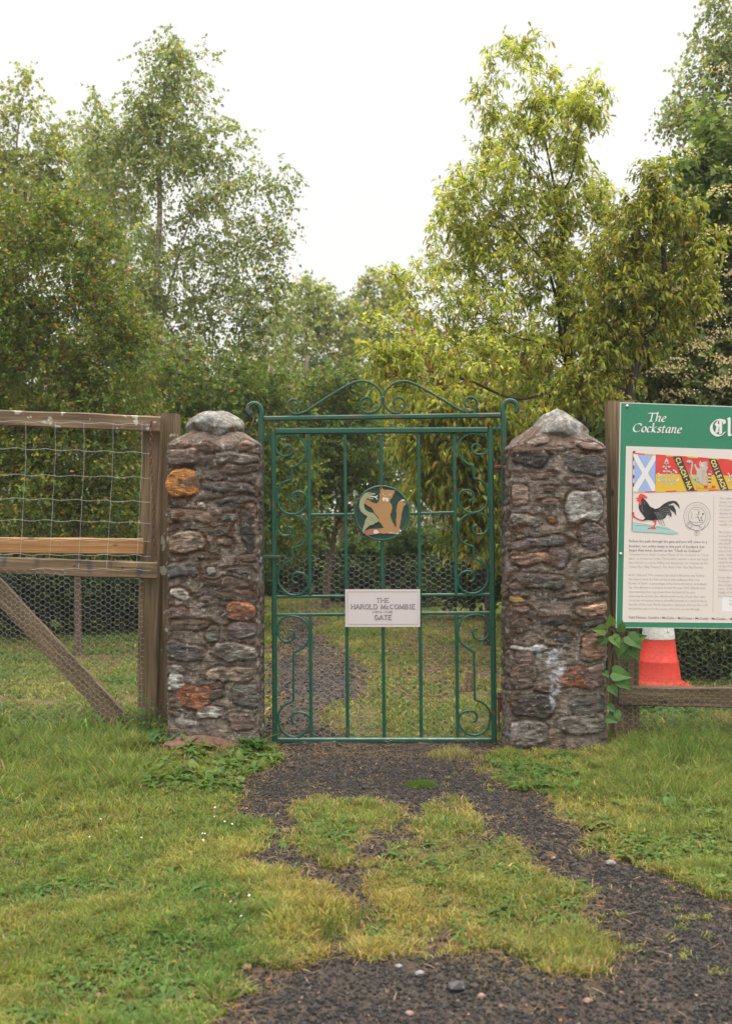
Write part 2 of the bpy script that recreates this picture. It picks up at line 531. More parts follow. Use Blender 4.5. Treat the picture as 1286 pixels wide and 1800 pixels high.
n.links.new(mixc(n, 1.0, grd, ramp(n, ffz.outputs[0], [(.3, .3), (.5, .9), (.68, 1.9)]), 'MULTIPLY'), b.inputs['Base Color'])
b.inputs['Roughness'].default_value = 0.8; b.inputs['Specular IOR Level'].default_value = .2
ad = N(n, 'ShaderNodeMath', operation='ADD'); n.links.new(vo.outputs['Distance'], ad.inputs[0]); n.links.new(mid.outputs[0], ad.inputs[1])
bump(n, b, ad.outputs[0], 0.8, 0.01)
tag(link('ground', me, m), kind='structure')

# ------------------------------------------------------------------ grass blades, weeds, gravel
def blades(x, y, h, wd, lean, col, name, droop=0.5):
    """x,y roots; h heights; wd widths; all arrays"""
    n_ = len(x)
    th = RNG.uniform(0, 2 * np.pi, n_); ph = RNG.uniform(0, 2 * np.pi, n_)
    z = gz(x, y) + 0.001
    dx, dy = np.cos(th), np.sin(th)
    sx, sy = np.cos(ph) * wd / 2, np.sin(ph) * wd / 2
    ln = lean * h
    up = np.sqrt(np.maximum(0.1, 1 - lean ** 2 * 0.7)) * h
    v = np.zeros((n_, 7, 3))
    def put(i, fr, w_, s):
        f2 = fr ** 1.8
        v[:, i, 0] = x + dx * ln * f2 + sx * w_ * s
        v[:, i, 1] = y + dy * ln * f2 + sy * w_ * s
        v[:, i, 2] = z + up * (fr - droop * lean * fr ** 3 * 0.8)
    put(0, 0, 1, -1); put(1, 0, 1, 1); put(2, .4, .9, -1); put(3, .4, .9, 1); put(4, .75, .6, -1); put(5, .75, .6, 1); put(6, 1, 0, 0)
    base = np.arange(n_)[:, None] * 7
    q = np.concatenate([base + [0, 1, 3, 2], base + [2, 3, 5, 4]])
    t = base + [4, 5, 6]
    c = np.repeat(col[:, None, :], 7, 1)
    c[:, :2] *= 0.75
    return mesh_np(name, v.reshape(-1, 3), [q, t], c.reshape(-1, 3))

def to_px(x, y): return 643 + x / y * F, 900 + CAMH / y * F

GREEN = np.array([0.14, 0.185, 0.045]); LUSH = np.array([0.095, 0.165, 0.04]); YEL = np.array([0.27, 0.245, 0.075]); STRAW = np.array([0.36, 0.25, 0.12])
def grass_field(nm, N_, x0, x1, y0, y1, hscale=1.0, wmul=1.0):
    x = RNG.uniform(x0, x1, N_); y = RNG.uniform(y0, y1, N_)
    px, py = to_px(x, y)
    keep = (px > -260) & (px < 1550)
    _s = .017 if y0 < 6.5 else .06
    keep &= grass_mask(x + RNG.normal(0, _s, N_), y + RNG.normal(0, _s, N_)) > 0.5
    dens = fbm(x * 3.5, y * 3.5, 0, 21, 3)
    keep &= RNG.random(N_) < sstep(0.25, 0.55, dens) * 0.9 + 0.1
    if y0 > 6.5:
        dry = sstep(670, 720, px) * sstep(890, 860, px) * sstep(1040, 1090, py) * sstep(1260, 1200, py)
        bare = fbm(x * 2.2, y * 1.4, 0, 37, 4)
        keep &= RNG.random(N_) > sstep(.62 - .12 * dry, .74 - .12 * dry, bare) * .85
    x, y, px, py, dens = x[keep], y[keep], px[keep], py[keep], dens[keep]
    n_ = len(x)
    cl = fbm(x * 9, y * 9, 0, 45, 2)
    h = RNG.uniform(0.018, 0.05, n_) * (0.5 + 1.1 * cl)
    tallL = sstep(330, 200, px) * sstep(1240, 1290, py) * sstep(1480, 1330, py)
    tallR = sstep(1010, 1180, px) * sstep(1490, 1330, py) * sstep(1245, 1300, py)
    bushy = sstep(430, 520, px) * sstep(640, 560, px) * sstep(1560, 1590, py) * sstep(1680, 1640, py)
    edgeC = sstep(930, 990, px) * sstep(1075, 1040, px) * sstep(1590, 1630, py)
    h *= 1 + 1.6 * tallL + 3.0 * tallR * (cl > .4) + 1.2 * tallR + 0.7 * bushy + 0.5 * edgeC
    h *= hscale
    lean = RNG.uniform(0.35, 1.0, n_)
    yl = fbm(x * 1.6, y * 1.6, 0, 63, 4)
    cent = sstep(470, 540, px) * sstep(1130, 1060, px) * sstep(1400, 1410, py)
    ymix = np.clip(sstep(0.45, 0.68, yl) * 0.8 * (1 - .8 * np.maximum(tallL, tallR)) + RNG.normal(0, 0.2, n_) + 0.25 * cent - .1 - .15 * (y > 6.6), 0, 1)[:, None]
    lmix = np.clip(sstep(0.5, 0.7, fbm(x * 2.3, y * 2.3, 0, 88, 3)) + tallL * .4 + tallR * .6, 0, 1)[:, None]
    col = (GREEN * (1 - lmix) + LUSH * lmix) * (1 - ymix) + YEL * ymix
    # edges of patches are paler and drier
    eps = 0.07
    e_ = 1 - (grass_mask(x + eps, y) + grass_mask(x - eps, y) + grass_mask(x, y + eps) + grass_mask(x, y - eps)) / 4
    st = (RNG.random(n_) < 0.07 + 0.35 * e_ + 0.08 * cent)
    col[st] = STRAW * RNG.uniform(0.6, 1.1, (st.sum(), 1))
    col *= RNG.uniform(0.5, 1.5, (n_, 1)) * (.7 + .6 * fbm(x * 14, y * 14, 0, 90, 2))[:, None]
    h *= 1 + .8 * (fbm(x * 13, y * 11, 0, 123, 2) > .66) * (1 - cent)
    h = np.minimum(h, .055 + .12 * np.maximum(tallL, tallR) + .03 * bushy)
    wd = RNG.uniform(0.0024, 0.0055, n_) * wmul * np.where(RNG.random(n_) < .12, 1.7, 1)
    me = blades(x, y, h, wd, lean, col, nm)
    return link(nm, me, M['grass'])
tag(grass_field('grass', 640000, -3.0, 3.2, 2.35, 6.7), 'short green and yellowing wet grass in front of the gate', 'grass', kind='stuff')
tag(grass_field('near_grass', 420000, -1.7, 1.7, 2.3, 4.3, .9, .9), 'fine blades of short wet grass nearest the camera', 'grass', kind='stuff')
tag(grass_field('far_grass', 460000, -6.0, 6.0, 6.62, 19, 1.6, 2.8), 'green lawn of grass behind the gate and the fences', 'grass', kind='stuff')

def lances(x, y, z, th, el, Ln, W, col, curl=0.5, seg=4, ragged=0.0):
    """leaves from (x,y,z), azimuth th, elevation el"""
    n_ = len(x)
    v = np.zeros((n_, seg * 2 + 1, 3)); c = np.repeat(col[:, None, :], seg * 2 + 1, 1)
    px_, pz_ = np.zeros(n_), np.zeros(n_)
    e_ = el.copy()
    for i in range(seg + 1):
        f = i / seg
        w_ = W * (0.25 + 1.5 * math.sin(math.pi * min(1, f * 0.9 + 0.08)) * 0.5)
        if ragged: w_ = w_ * (1 - ragged * (i % 2))
        cx, cy, cz = x + np.cos(th) * px_, y + np.sin(th) * px_, z + pz_
        if i < seg:
            for s, k in ((-1, 0), (1, 1)):
                v[:, i * 2 + k, 0] = cx - np.sin(th) * w_ * s / 2; v[:, i * 2 + k, 1] = cy + np.cos(th) * w_ * s / 2; v[:, i * 2 + k, 2] = cz + 0.12 * w_
        else:
            v[:, i * 2, 0], v[:, i * 2, 1], v[:, i * 2, 2] = cx, cy, cz
        px_ = px_ + np.cos(e_) * Ln / seg; pz_ = pz_ + np.sin(e_) * Ln / seg
        e_ = e_ - curl / seg * 2
    b_ = np.arange(n_)[:, None] * (seg * 2 + 1)
    q = np.concatenate([b_ + [i * 2, i * 2 + 1, i * 2 + 3, i * 2 + 2] for i in range(seg - 1)])
    t = b_ + [seg * 2 - 2, seg * 2 - 1, seg * 2]
    return v.reshape(-1, 3), q, t, c.reshape(-1, 3)

def merge(parts):
    vs, qs, ts, cs, n_ = [], [], [], [], 0
    for v, q, t, c in parts:
        vs.append(v); qs.append(q + n_); ts.append(t + n_); cs.append(c); n_ += len(v)
    return np.concatenate(vs), [np.concatenate(qs), np.concatenate(ts)], np.concatenate(cs)

# broad-leaved weeds (rosettes and clover) as ground cover
wp = []
spots = []
def scatter_px(n_, x0, x1, y0, y1):
    k = 0
    while k < n_:
        px, py = random.uniform(x0, x1), random.uniform(y0, y1)
        X, Y = gpt(px, py)
        if grass_mask(np.array([X]), np.array([Y]))[0] > 0.5: yield X, Y
        k += 1
def ros(X, Y, R, k, W, col, el=(0.2, 0.9), rag=0.3):
    a = np.sort(RNG.uniform(0, 2 * np.pi, k))
    Ln = RNG.uniform(.6, 1.1, k) * R
    c = np.array(col) * RNG.uniform(0.7, 1.3, (k, 1))
    x = np.full(k, X) + RNG.normal(0, R * .1, k); y = np.full(k, Y) + RNG.normal(0, R * .1, k)
    wp.append(lances(x, y, gz(x, y) + 0.012, a, RNG.uniform(*el, k), Ln, Ln * W, c, 0.6, 4, rag))
for X, Y in scatter_px(260, 255, 485, 1300, 1405): ros(X, Y, random.uniform(.03, .10), 8, random.uniform(.2, .5), random.choice([(.085, .15, .035), (.12, .17, .045), (.07, .13, .03)]), (.2, 1.2))
for X, Y in scatter_px(50, 250, 470, 1275, 1330): ros(X, Y, random.uniform(.08, .16), 10, random.uniform(.15, .3), (0.055, 0.12, 0.03), (.5, 1.3), 0.1)
for X, Y in scatter_px(300, 0, 620, 1380, 1800): ros(X, Y, random.uniform(.03, .07), 8, random.uniform(.2, .5), (0.075, 0.13, 0.03), (.05, .6))
for X, Y in scatter_px(1500, -60, 640, 1340, 1800): ros(X, Y, random.uniform(.012, .028), 5, random.uniform(.5, .9), (0.085, 0.155, 0.035) if random.random() < .7 else (.14, .15, .04), (.1, 1.1), 0)
for X, Y in scatter_px(400, 640, 1060, 1500, 1700): ros(X, Y, random.uniform(.012, .025), 5, random.uniform(.4, .8), (0.10, 0.145, 0.035), (.1, 1.1), 0)
for X, Y in scatter_px(700, 860, 1400, 1330, 1600): ros(X, Y, random.uniform(.012, .03), 5, random.uniform(.4, .9), (0.075, 0.15, 0.035), (.1, 1.1), 0)
for X, Y in scatter_px(60, 850, 1010, 1330, 1400): ros(X, Y, random.uniform(.04, .09), 9, random.uniform(.25, .4), (0.06, 0.125, 0.028))
for X, Y in scatter_px(45, 1000, 1110, 1430, 1520): ros(X, Y, random.uniform(.04, .09), 10, random.uniform(.2, .3), random.choice([(.09, .14, .035), (.13, .14, .04)]), (.1, .9))
for X, Y in scatter_px(420, 1090, 1330, 1420, 1580): ros(X, Y, random.uniform(.012, .038), 6, random.uniform(.4, .8), random.choice([(.10, .16, .04), (.13, .18, .045), (.08, .14, .035)]), (.2, 1.3), 0)
for X, Y in scatter_px(110, 1090, 1400, 1270, 1440): ros(X, Y, random.uniform(.04, .11), 8, random.uniform(.15, .4), (0.085, 0.145, 0.035), (.2, 1.2), .2)
for X, Y in scatter_px(260, 1085, 1450, 1225, 1290): ros(X, Y, random.uniform(.06, .14), 8, random.uniform(.12, .35), random.choice([(.07, .12, .03), (.05, .10, .025)]), (.4, 1.4), .2)
for X, Y in scatter_px(70, 640, 1040, 1500, 1690): ros(X, Y, random.uniform(.03, .07), 8, random.uniform(.2, .35), (0.075, 0.125, 0.028), (.05, .5))
for X, Y in scatter_px(26, 505, 690, 1410, 1530): ros(X, Y, random.uniform(.03, .05), 8, random.uniform(.3, .6), (0.07, 0.14, 0.03), (.2, .8))
v, fs, c = merge(wp)
tag(link('weeds', mesh_np('weeds', v, fs, c), M['grass']), 'broad leaved weeds, clover and dandelion rosettes growing through the grass', 'weeds', kind='stuff')

# loose gravel on the path
def stones_np(x, y, s, seed=0, flat=0.6, sink=0.3):
    n_ = len(x)
    cube = np.array([[-1, -1, -1], [1, -1, -1], [1, 1, -1], [-1, 1, -1], [-1, -1, 1], [1, -1, 1], [1, 1, 1], [-1, 1, 1]]) * 0.5
    v = cube[None] * (1 + RNG.uniform(-.45, .35, (n_, 8, 3)))
    v[:, 4:, :2] *= RNG.uniform(.45, .85, (n_, 1, 1))
    v[:, :, 2] *= flat
    v[:, :, 0] *= RNG.uniform(.7, 1.4, (n_, 1))
    a = RNG.uniform(0, 6.28, n_)[:, None]
    X = v[:, :, 0] * np.cos(a) - v[:, :, 1] * np.sin(a); Y = v[:, :, 0] * np.sin(a) + v[:, :, 1] * np.cos(a)
    out = np.stack([X, Y, v[:, :, 2]], 2) * s[:, None, None]
    out[:, :, 0] += x[:, None]; out[:, :, 1] += y[:, None]; out[:, :, 2] += (gz(x, y) + s * (0.5 * flat - sink) + .004)[:, None]
    b_ = np.arange(n_)[:, None] * 8
    f = np.concatenate([b_ + q for q in ([0, 3, 2, 1], [4, 5, 6, 7], [0, 1, 5, 4], [1, 2, 6, 5], [2, 3, 7, 6], [3, 0, 4, 7])])
    return out.reshape(-1, 3), f
def rock_cols(n_):
    r = RNG.random(n_)
    c = np.where((r < .84)[:, None], np.array([0.031, 0.028, 0.0265]), np.where((r < .985)[:, None], np.array([0.065, 0.059, 0.054]), np.array([0.20, 0.13, 0.095])))
    return c * RNG.uniform(.4, 1.3, (n_, 1))
def gravel(n_, x0, x1, y0, y1, smin, smax, pw=3):
    x = RNG.uniform(x0, x1, n_); y = RNG.uniform(y0, y1, n_)
    k = grass_mask(x, y) < .5
    px, py = to_px(x, y); k &= (px > -150) & (px < 1450) & (RNG.random(n_) > .55 * sstep(5.6, 6.1, y) * (y < 6.9))
    ge = (grass_mask(x + .09, y) + grass_mask(x - .09, y) + grass_mask(x, y + .1) + grass_mask(x, y - .1)) / 4
    k &= RNG.random(n_) > .75 * ge
    x, y = x[k], y[k]
    s = smin + (smax - smin) * RNG.random(len(x)) ** pw
    v, f = stones_np(x, y, s)
    return v, f, np.repeat(rock_cols(len(x)), 8, 0)
m, n, b, o = newmat('wet_stone')
at = N(n, 'ShaderNodeAttribute', attribute_name='Col'); n.links.new(at.outputs['Color'], b.inputs['Base Color'])
b.inputs['Roughness'].default_value = 0.6; b.inputs['Specular IOR Level'].default_value = .25; M['stone'] = m
v1, f1, c1 = gravel(210000, -2.2, 2.6, 2.4, 6.9, .003, .011, 2)
v2, f2, c2 = gravel(2600, -2.2, 2.6, 2.4, 6.9, .010, .028, 3)
v3, f3, c3 = gravel(14000, -2.5, 1.5, 6.7, 14, .008, .025, 2)
tag(link('gravel', mesh_np('gravel', np.concatenate([v1, v2, v3]), [np.concatenate([f1, f2 + len(v1), f3 + len(v1) + len(v2)])], np.concatenate([c1, c2, c3])), M['stone']),
    'dark wet gravel and small chippings covering the path', 'gravel', kind='stuff')

# straw, dead stalks and fallen leaves as litter
n_ = 11000
x = RNG.uniform(-2.6, 2.6, n_); y = RNG.uniform(2.4, 7.0, n_)
g_ = grass_mask(x, y)
near = np.maximum.reduce([np.abs(grass_mask(x + dx, y + dy) - g_) for dx, dy in ((.12, 0), (-.12, 0), (0, .14), (0, -.14))])
k = (RNG.random(n_) < near * .9 + .13); x, y = x[k], y[k]; n_ = len(x)
Ln = RNG.uniform(.015, .07, n_)
colr = np.array([0.30, 0.20, 0.11]) * RNG.uniform(.45, 1.3, (n_, 1))
lv = lances(x, y, gz(x, y) + .018, RNG.uniform(0, 6.28, n_), RNG.uniform(-.05, .12, n_), Ln, RNG.uniform(.0015, .004, n_), colr, .05, 3)
n_ = 260
x = RNG.uniform(-2.4, 2.4, n_); y = RNG.uniform(2.5, 6.9, n_)
colr = np.where(RNG.random((n_, 1)) < .35, np.array([0.36, 0.13, 0.035]), np.array([0.22, 0.13, 0.07])) * RNG.uniform(.5, 1.1, (n_, 1))
lv2 = lances(x, y, gz(x, y) + .035, RNG.uniform(0, 6.28, n_), RNG.uniform(-.2, .4, n_), RNG.uniform(.012, .026, n_), RNG.uniform(.008, .016, n_), colr, .3, 3)
n_ = 2600
x = RNG.uniform(.2, 2.2, n_); y = RNG.uniform(7.8, 13.5, n_)
k = fbm(x * 2.2, y * 1.4, 0, 37, 4) > .47; x, y = x[k], y[k]; n_ = len(x)
colr = np.array([0.17, 0.10, 0.055]) * RNG.uniform(.3, 1.7, (n_, 1))
lv3 = lances(x, y, gz(x, y) + .02, RNG.uniform(0, 6.28, n_), RNG.uniform(-.2, .6, n_), RNG.uniform(.03, .07, n_), RNG.uniform(.012, .03, n_), colr, .3, 3)
v, fs, c = merge([lv, lv2, lv3])
tag(link('leaf_litter', mesh_np('leaf_litter', v, fs, c), M['grass']), 'dead straw stalks and small fallen leaves scattered over path and grass', 'litter', kind='stuff')

# tiny grass sprigs on the open gravel
n0 = 60
xs, ys = [], []
for i in range(46):
    px, py = random.choice([(random.uniform(960, 1290), random.uniform(1560, 1790)), (random.uniform(700, 1000), random.uniform(1360, 1420)), (random.uniform(850, 1290), random.uniform(1600, 1720))])
    X, Y = gpt(px, py)
    k = random.randint(12, 30)
    xs.append(RNG.normal(X, .014, k)); ys.append(RNG.normal(Y, .014, k))
x, y = np.concatenate(xs), np.concatenate(ys); n_ = len(x)
tag(link('grass_sprigs', blades(x, y, RNG.uniform(.012, .03, n_), np.full(n_, .003), RNG.uniform(.4, .98, n_), np.where(RNG.random((n_, 1)) < .5, YEL, GREEN) * RNG.uniform(.8, 1.5, (n_, 1)), 'grass_sprigs'), M['grass']),
    'tiny yellowish grass sprigs sprouting from the gravel', 'grass', kind='stuff')

def boulder(name, c, sx, sy, sz, seed=0, sub=3, amp=.22, parent=None, mat=None, shape=None, freq=1.6):
    import bmesh
    bm = bmesh.new(); bmesh.ops.create_icosphere(bm, subdivisions=sub, radius=1)
    for v in bm.verts:
        p = v.co.copy()
        d = mnoise.fractal(p * freq + Vector((seed * 7.1, seed, 0)), 1.0, 2.0, 4) * amp
        q = p * (1 + d)
        # flatten some facets
        for k in range(5):
            nn = Vector((math.sin(seed * 3 + k * 2.1), math.cos(seed * 5 + k * 1.3), math.sin(k * 4.1 + seed))).normalized()
            dd = q.dot(nn) - .82
            if dd > 0: q -= nn * dd * .8
        if shape: q = shape(q)
        v.co = Vector((q.x * sx, q.y * sy, q.z * sz)) + Vector(c)
    me = bpy.data.meshes.new(name); bm.to_mesh(me); bm.free()
    for p_ in me.polygons: p_.use_smooth = sub > 2
    return link(name, me, mat, parent)
def rock_mat(name, c1, c2, rough=.5, sc_=25):
    m, n, b, o = newmat(name)
    tc = N(n, 'ShaderNodeTexCoord'); nz = N(n, 'ShaderNodeTexNoise', Scale=sc_, Detail=8.0); n.links.new(tc.outputs['Object'], nz.inputs[0])
    n.links.new(ramp(n, nz.outputs[0], [(.35, c1), (.65, c2)]), b.inputs['Base Color']); b.inputs['Roughness'].default_value = rough
    bump(n, b, nz.outputs[0], .5, .004); return m
blk = rock_mat('black_rock', (.015, .015, .017), (.055, .053, .055), .35)
pnk = rock_mat('pink_rock', (.15, .09, .062), (.27, .175, .125), .6)
gry = rock_mat('grey_rock', (.10, .10, .10), (.2, .19, .19), .5)
for i, (px, py, r, mt, lb) in enumerate([
        (803, 1735, .030, blk, 'largest black stone lying on the gravel at the front of the path'),
        (883, 1640, .020, blk, 'glossy black stone sitting on the central grass patch'),
        (1032, 1757, .014, pnk, 'small pinkish stone on the gravel near the front right'),
        (846, 1752, .013, pnk, 'flat orange pebble just right of the largest black stone'),
        (972, 1512, .011, pnk, 'brown pebble on the path right of the central grass patch'),
        (350, 1420, .017, gry, 'round grey stone half hidden in the left lawn'),
        (432, 1694, .018, pnk, 'brown stone at the edge of left lawn beside the gravel'),
        (1072, 1518, .022, gry, 'flat grey stone at the foot of the right grass bank'),
        (737, 1710, .017, gry, 'grey stone left of the largest black stone'),
        (690, 1677, .016, blk, 'black stone at the front edge of the central grass patch'),
        (512, 1352, .016, blk, 'dark stone beside the brown soil near the gate'),
        (700, 1694, .012, gry, 'small grey stone among black stones before the central grass patch'),
        (720, 1782, .013, pnk, 'pale oval pebble at the very front of the gravel')]):
    X, Y = gpt(px, py)
    tag(boulder('stone', (X, Y, float(gz(X, Y)) + r * .45), r, r * .8, r * .6, i, 2, .3, None, mt), lb, 'stone', 'loose stones on the path')

# a few white daisies in the left lawn
dm, n, b, o = newmat('daisy_white'); b.inputs['Base Color'].default_value = (.8, .78, .76, 1); b.inputs['Roughness'].default_value = .6
bmx = MB()
for k in range(9):
    a = k * 2 * math.pi / 9
    d = np.array([math.cos(a), math.sin(a), .15]); s = np.array([-math.sin(a), math.cos(a), 0])
    bmx.add([d * .001, d * .005 + s * .002, d * .0075, d * .005 - s * .002], [(0, 1, 2, 3)])
dme = None
for i, (px, py) in enumerate([(356, 1490), (377, 1457), (395, 1463), (360, 1485), (355, 1481), (357, 1504), (408, 1475), (378, 1442), (318, 1518), (434, 1444), (405, 1615), (430, 1640), (424, 1632), (438, 1604), (258, 1704), (177, 1457), (158, 1483), (205, 1475), (249, 1489), (130, 1298)]):
    X, Y = gpt(px, py); z = float(gz(X, Y)) + random.uniform(.045, .06)
    if dme is None:
        o_ = bmx.build('daisy', dm); dme = o_.data
    else:
        o_ = bpy.data.objects.new('daisy', dme); COL.objects.link(o_)
    o_.location = (X, Y, z); o_.scale = (.6, .6, .6); o_.rotation_euler = (random.uniform(-.1, .8), random.uniform(-.3, .3), random.uniform(0, 6))
    tag(o_, 'tiny white daisy flower dotted in the left lawn', 'daisy', 'white daisies in the left lawn')

# ------------------------------------------------------------------ stone pillars
MORTAR = np.array([0.165, 0.130, 0.106])
SC = {'pinkgrey': (.17, .115, .10), 'pink': (.20, .14, .115), 'grey': (.18, .165, .15), 'dgrey': (.075, .072, .07), 'orange': (.42, .17, .035), 'brown': (.095, .065, .048),
      'slate': (.095, .09, .092), 'black': (.028, .026, .026), 'tan': (.21, .145, .105), 'beige': (.27, .20, .15), 'white': (.45, .40, .37), 'rust': (.24, .085, .035), 'speck': (.19, .175, .155),
      'purple': (.14, .11, .11), 'gg': (.11, .115, .10), 'salmon': (.27, .15, .10), 'peach': (.42, .26, .16), 'ochre': (.24, .16, .04), 'lgrey': (.36, .35, .33)}
m, n, b, o = newmat('rubble_stone')
at = N(n, 'ShaderNodeAttribute', attribute_name='Col'); ms = N(n, 'ShaderNodeAttribute', attribute_name='moss'); sm_ = N(n, 'ShaderNodeAttribute', attribute_name='stone')
tc = N(n, 'ShaderNodeTexCoord')
nz = N(n, 'ShaderNodeTexNoise', Scale=22.0, Detail=10.0, Roughness=.7); n.links.new(tc.outputs['Object'], nz.inputs[0])
mp = N(n, 'ShaderNodeMapping'); mp.inputs['Scale'].default_value = (14, 14, 55); mp.inputs['Rotation'].default_value = (.1, .15, 0); n.links.new(tc.outputs['Object'], mp.inputs[0])
st_ = N(n, 'ShaderNodeTexNoise', Scale=1.0, Detail=8.0, Roughness=.65, Distortion=1.0); n.links.new(mp.outputs[0], st_.inputs[0])
fine = N(n, 'ShaderNodeTexNoise', Scale=120.0, Detail=4.0, Roughness=.8); n.links.new(tc.outputs['Object'], fine.inputs[0])
k1 = ramp(n, st_.outputs[0], [(.28, .35), (.5, 1.0), (.68, 1.9)])
c = mixc(n, sm_.outputs['Fac'], at.outputs['Color'], mixc(n, 1.0, at.outputs['Color'], k1, 'MULTIPLY'))
k2 = ramp(n, nz.outputs[0], [(.3, .5), (.5, 1.0), (.72, 1.55)])
c = mixc(n, 1.0, c, k2, 'MULTIPLY')
k3 = ramp(n, fine.outputs[0], [(.32, .55), (.5, 1.0), (.66, 1.5)])
c = mixc(n, .8, c, mixc(n, 1.0, c, k3, 'MULTIPLY'))
# pale lichen flecks
lz = N(n, 'ShaderNodeTexNoise', Scale=38.0, Detail=5.0); n.links.new(tc.outputs['Object'], lz.inputs[0])
c = mixc(n, ramp(n, lz.outputs[0], [(.61, 0.0), (.66, .6)]), c, (.38, .36, .31))
mf = ramp(n, nz.outputs[0], [(.35, .35), (.6, 1.0)])
mm = N(n, 'ShaderNodeMath', operation='MULTIPLY'); n.links.new(ms.outputs['Fac'], mm.inputs[0]); n.links.new(mf, mm.inputs[1])
mc = ramp(n, fine.outputs[0], [(.38, (.028, .013, .005)), (.66, (.15, .062, .012))])
c = mixc(n, mm.outputs[0], c, mc)
n.links.new(c, b.inputs['Base Color']); b.inputs['Roughness'].default_value = .62; b.inputs['Specular IOR Level'].default_value = .3
hh = N(n, 'ShaderNodeMath', operation='ADD'); n.links.new(nz.outputs[0], hh.inputs[0]); n.links.new(st_.outputs[0], hh.inputs[1])
h2 = N(n, 'ShaderNodeMath', operation='MULTIPLY_ADD'); n.links.new(fine.outputs[0], h2.inputs[0]); h2.inputs[1].default_value = .4; n.links.new(hh.outputs[0], h2.inputs[2])
bump(n, b, h2.outputs[0], 1.0, .016)
M['rubble'] = m

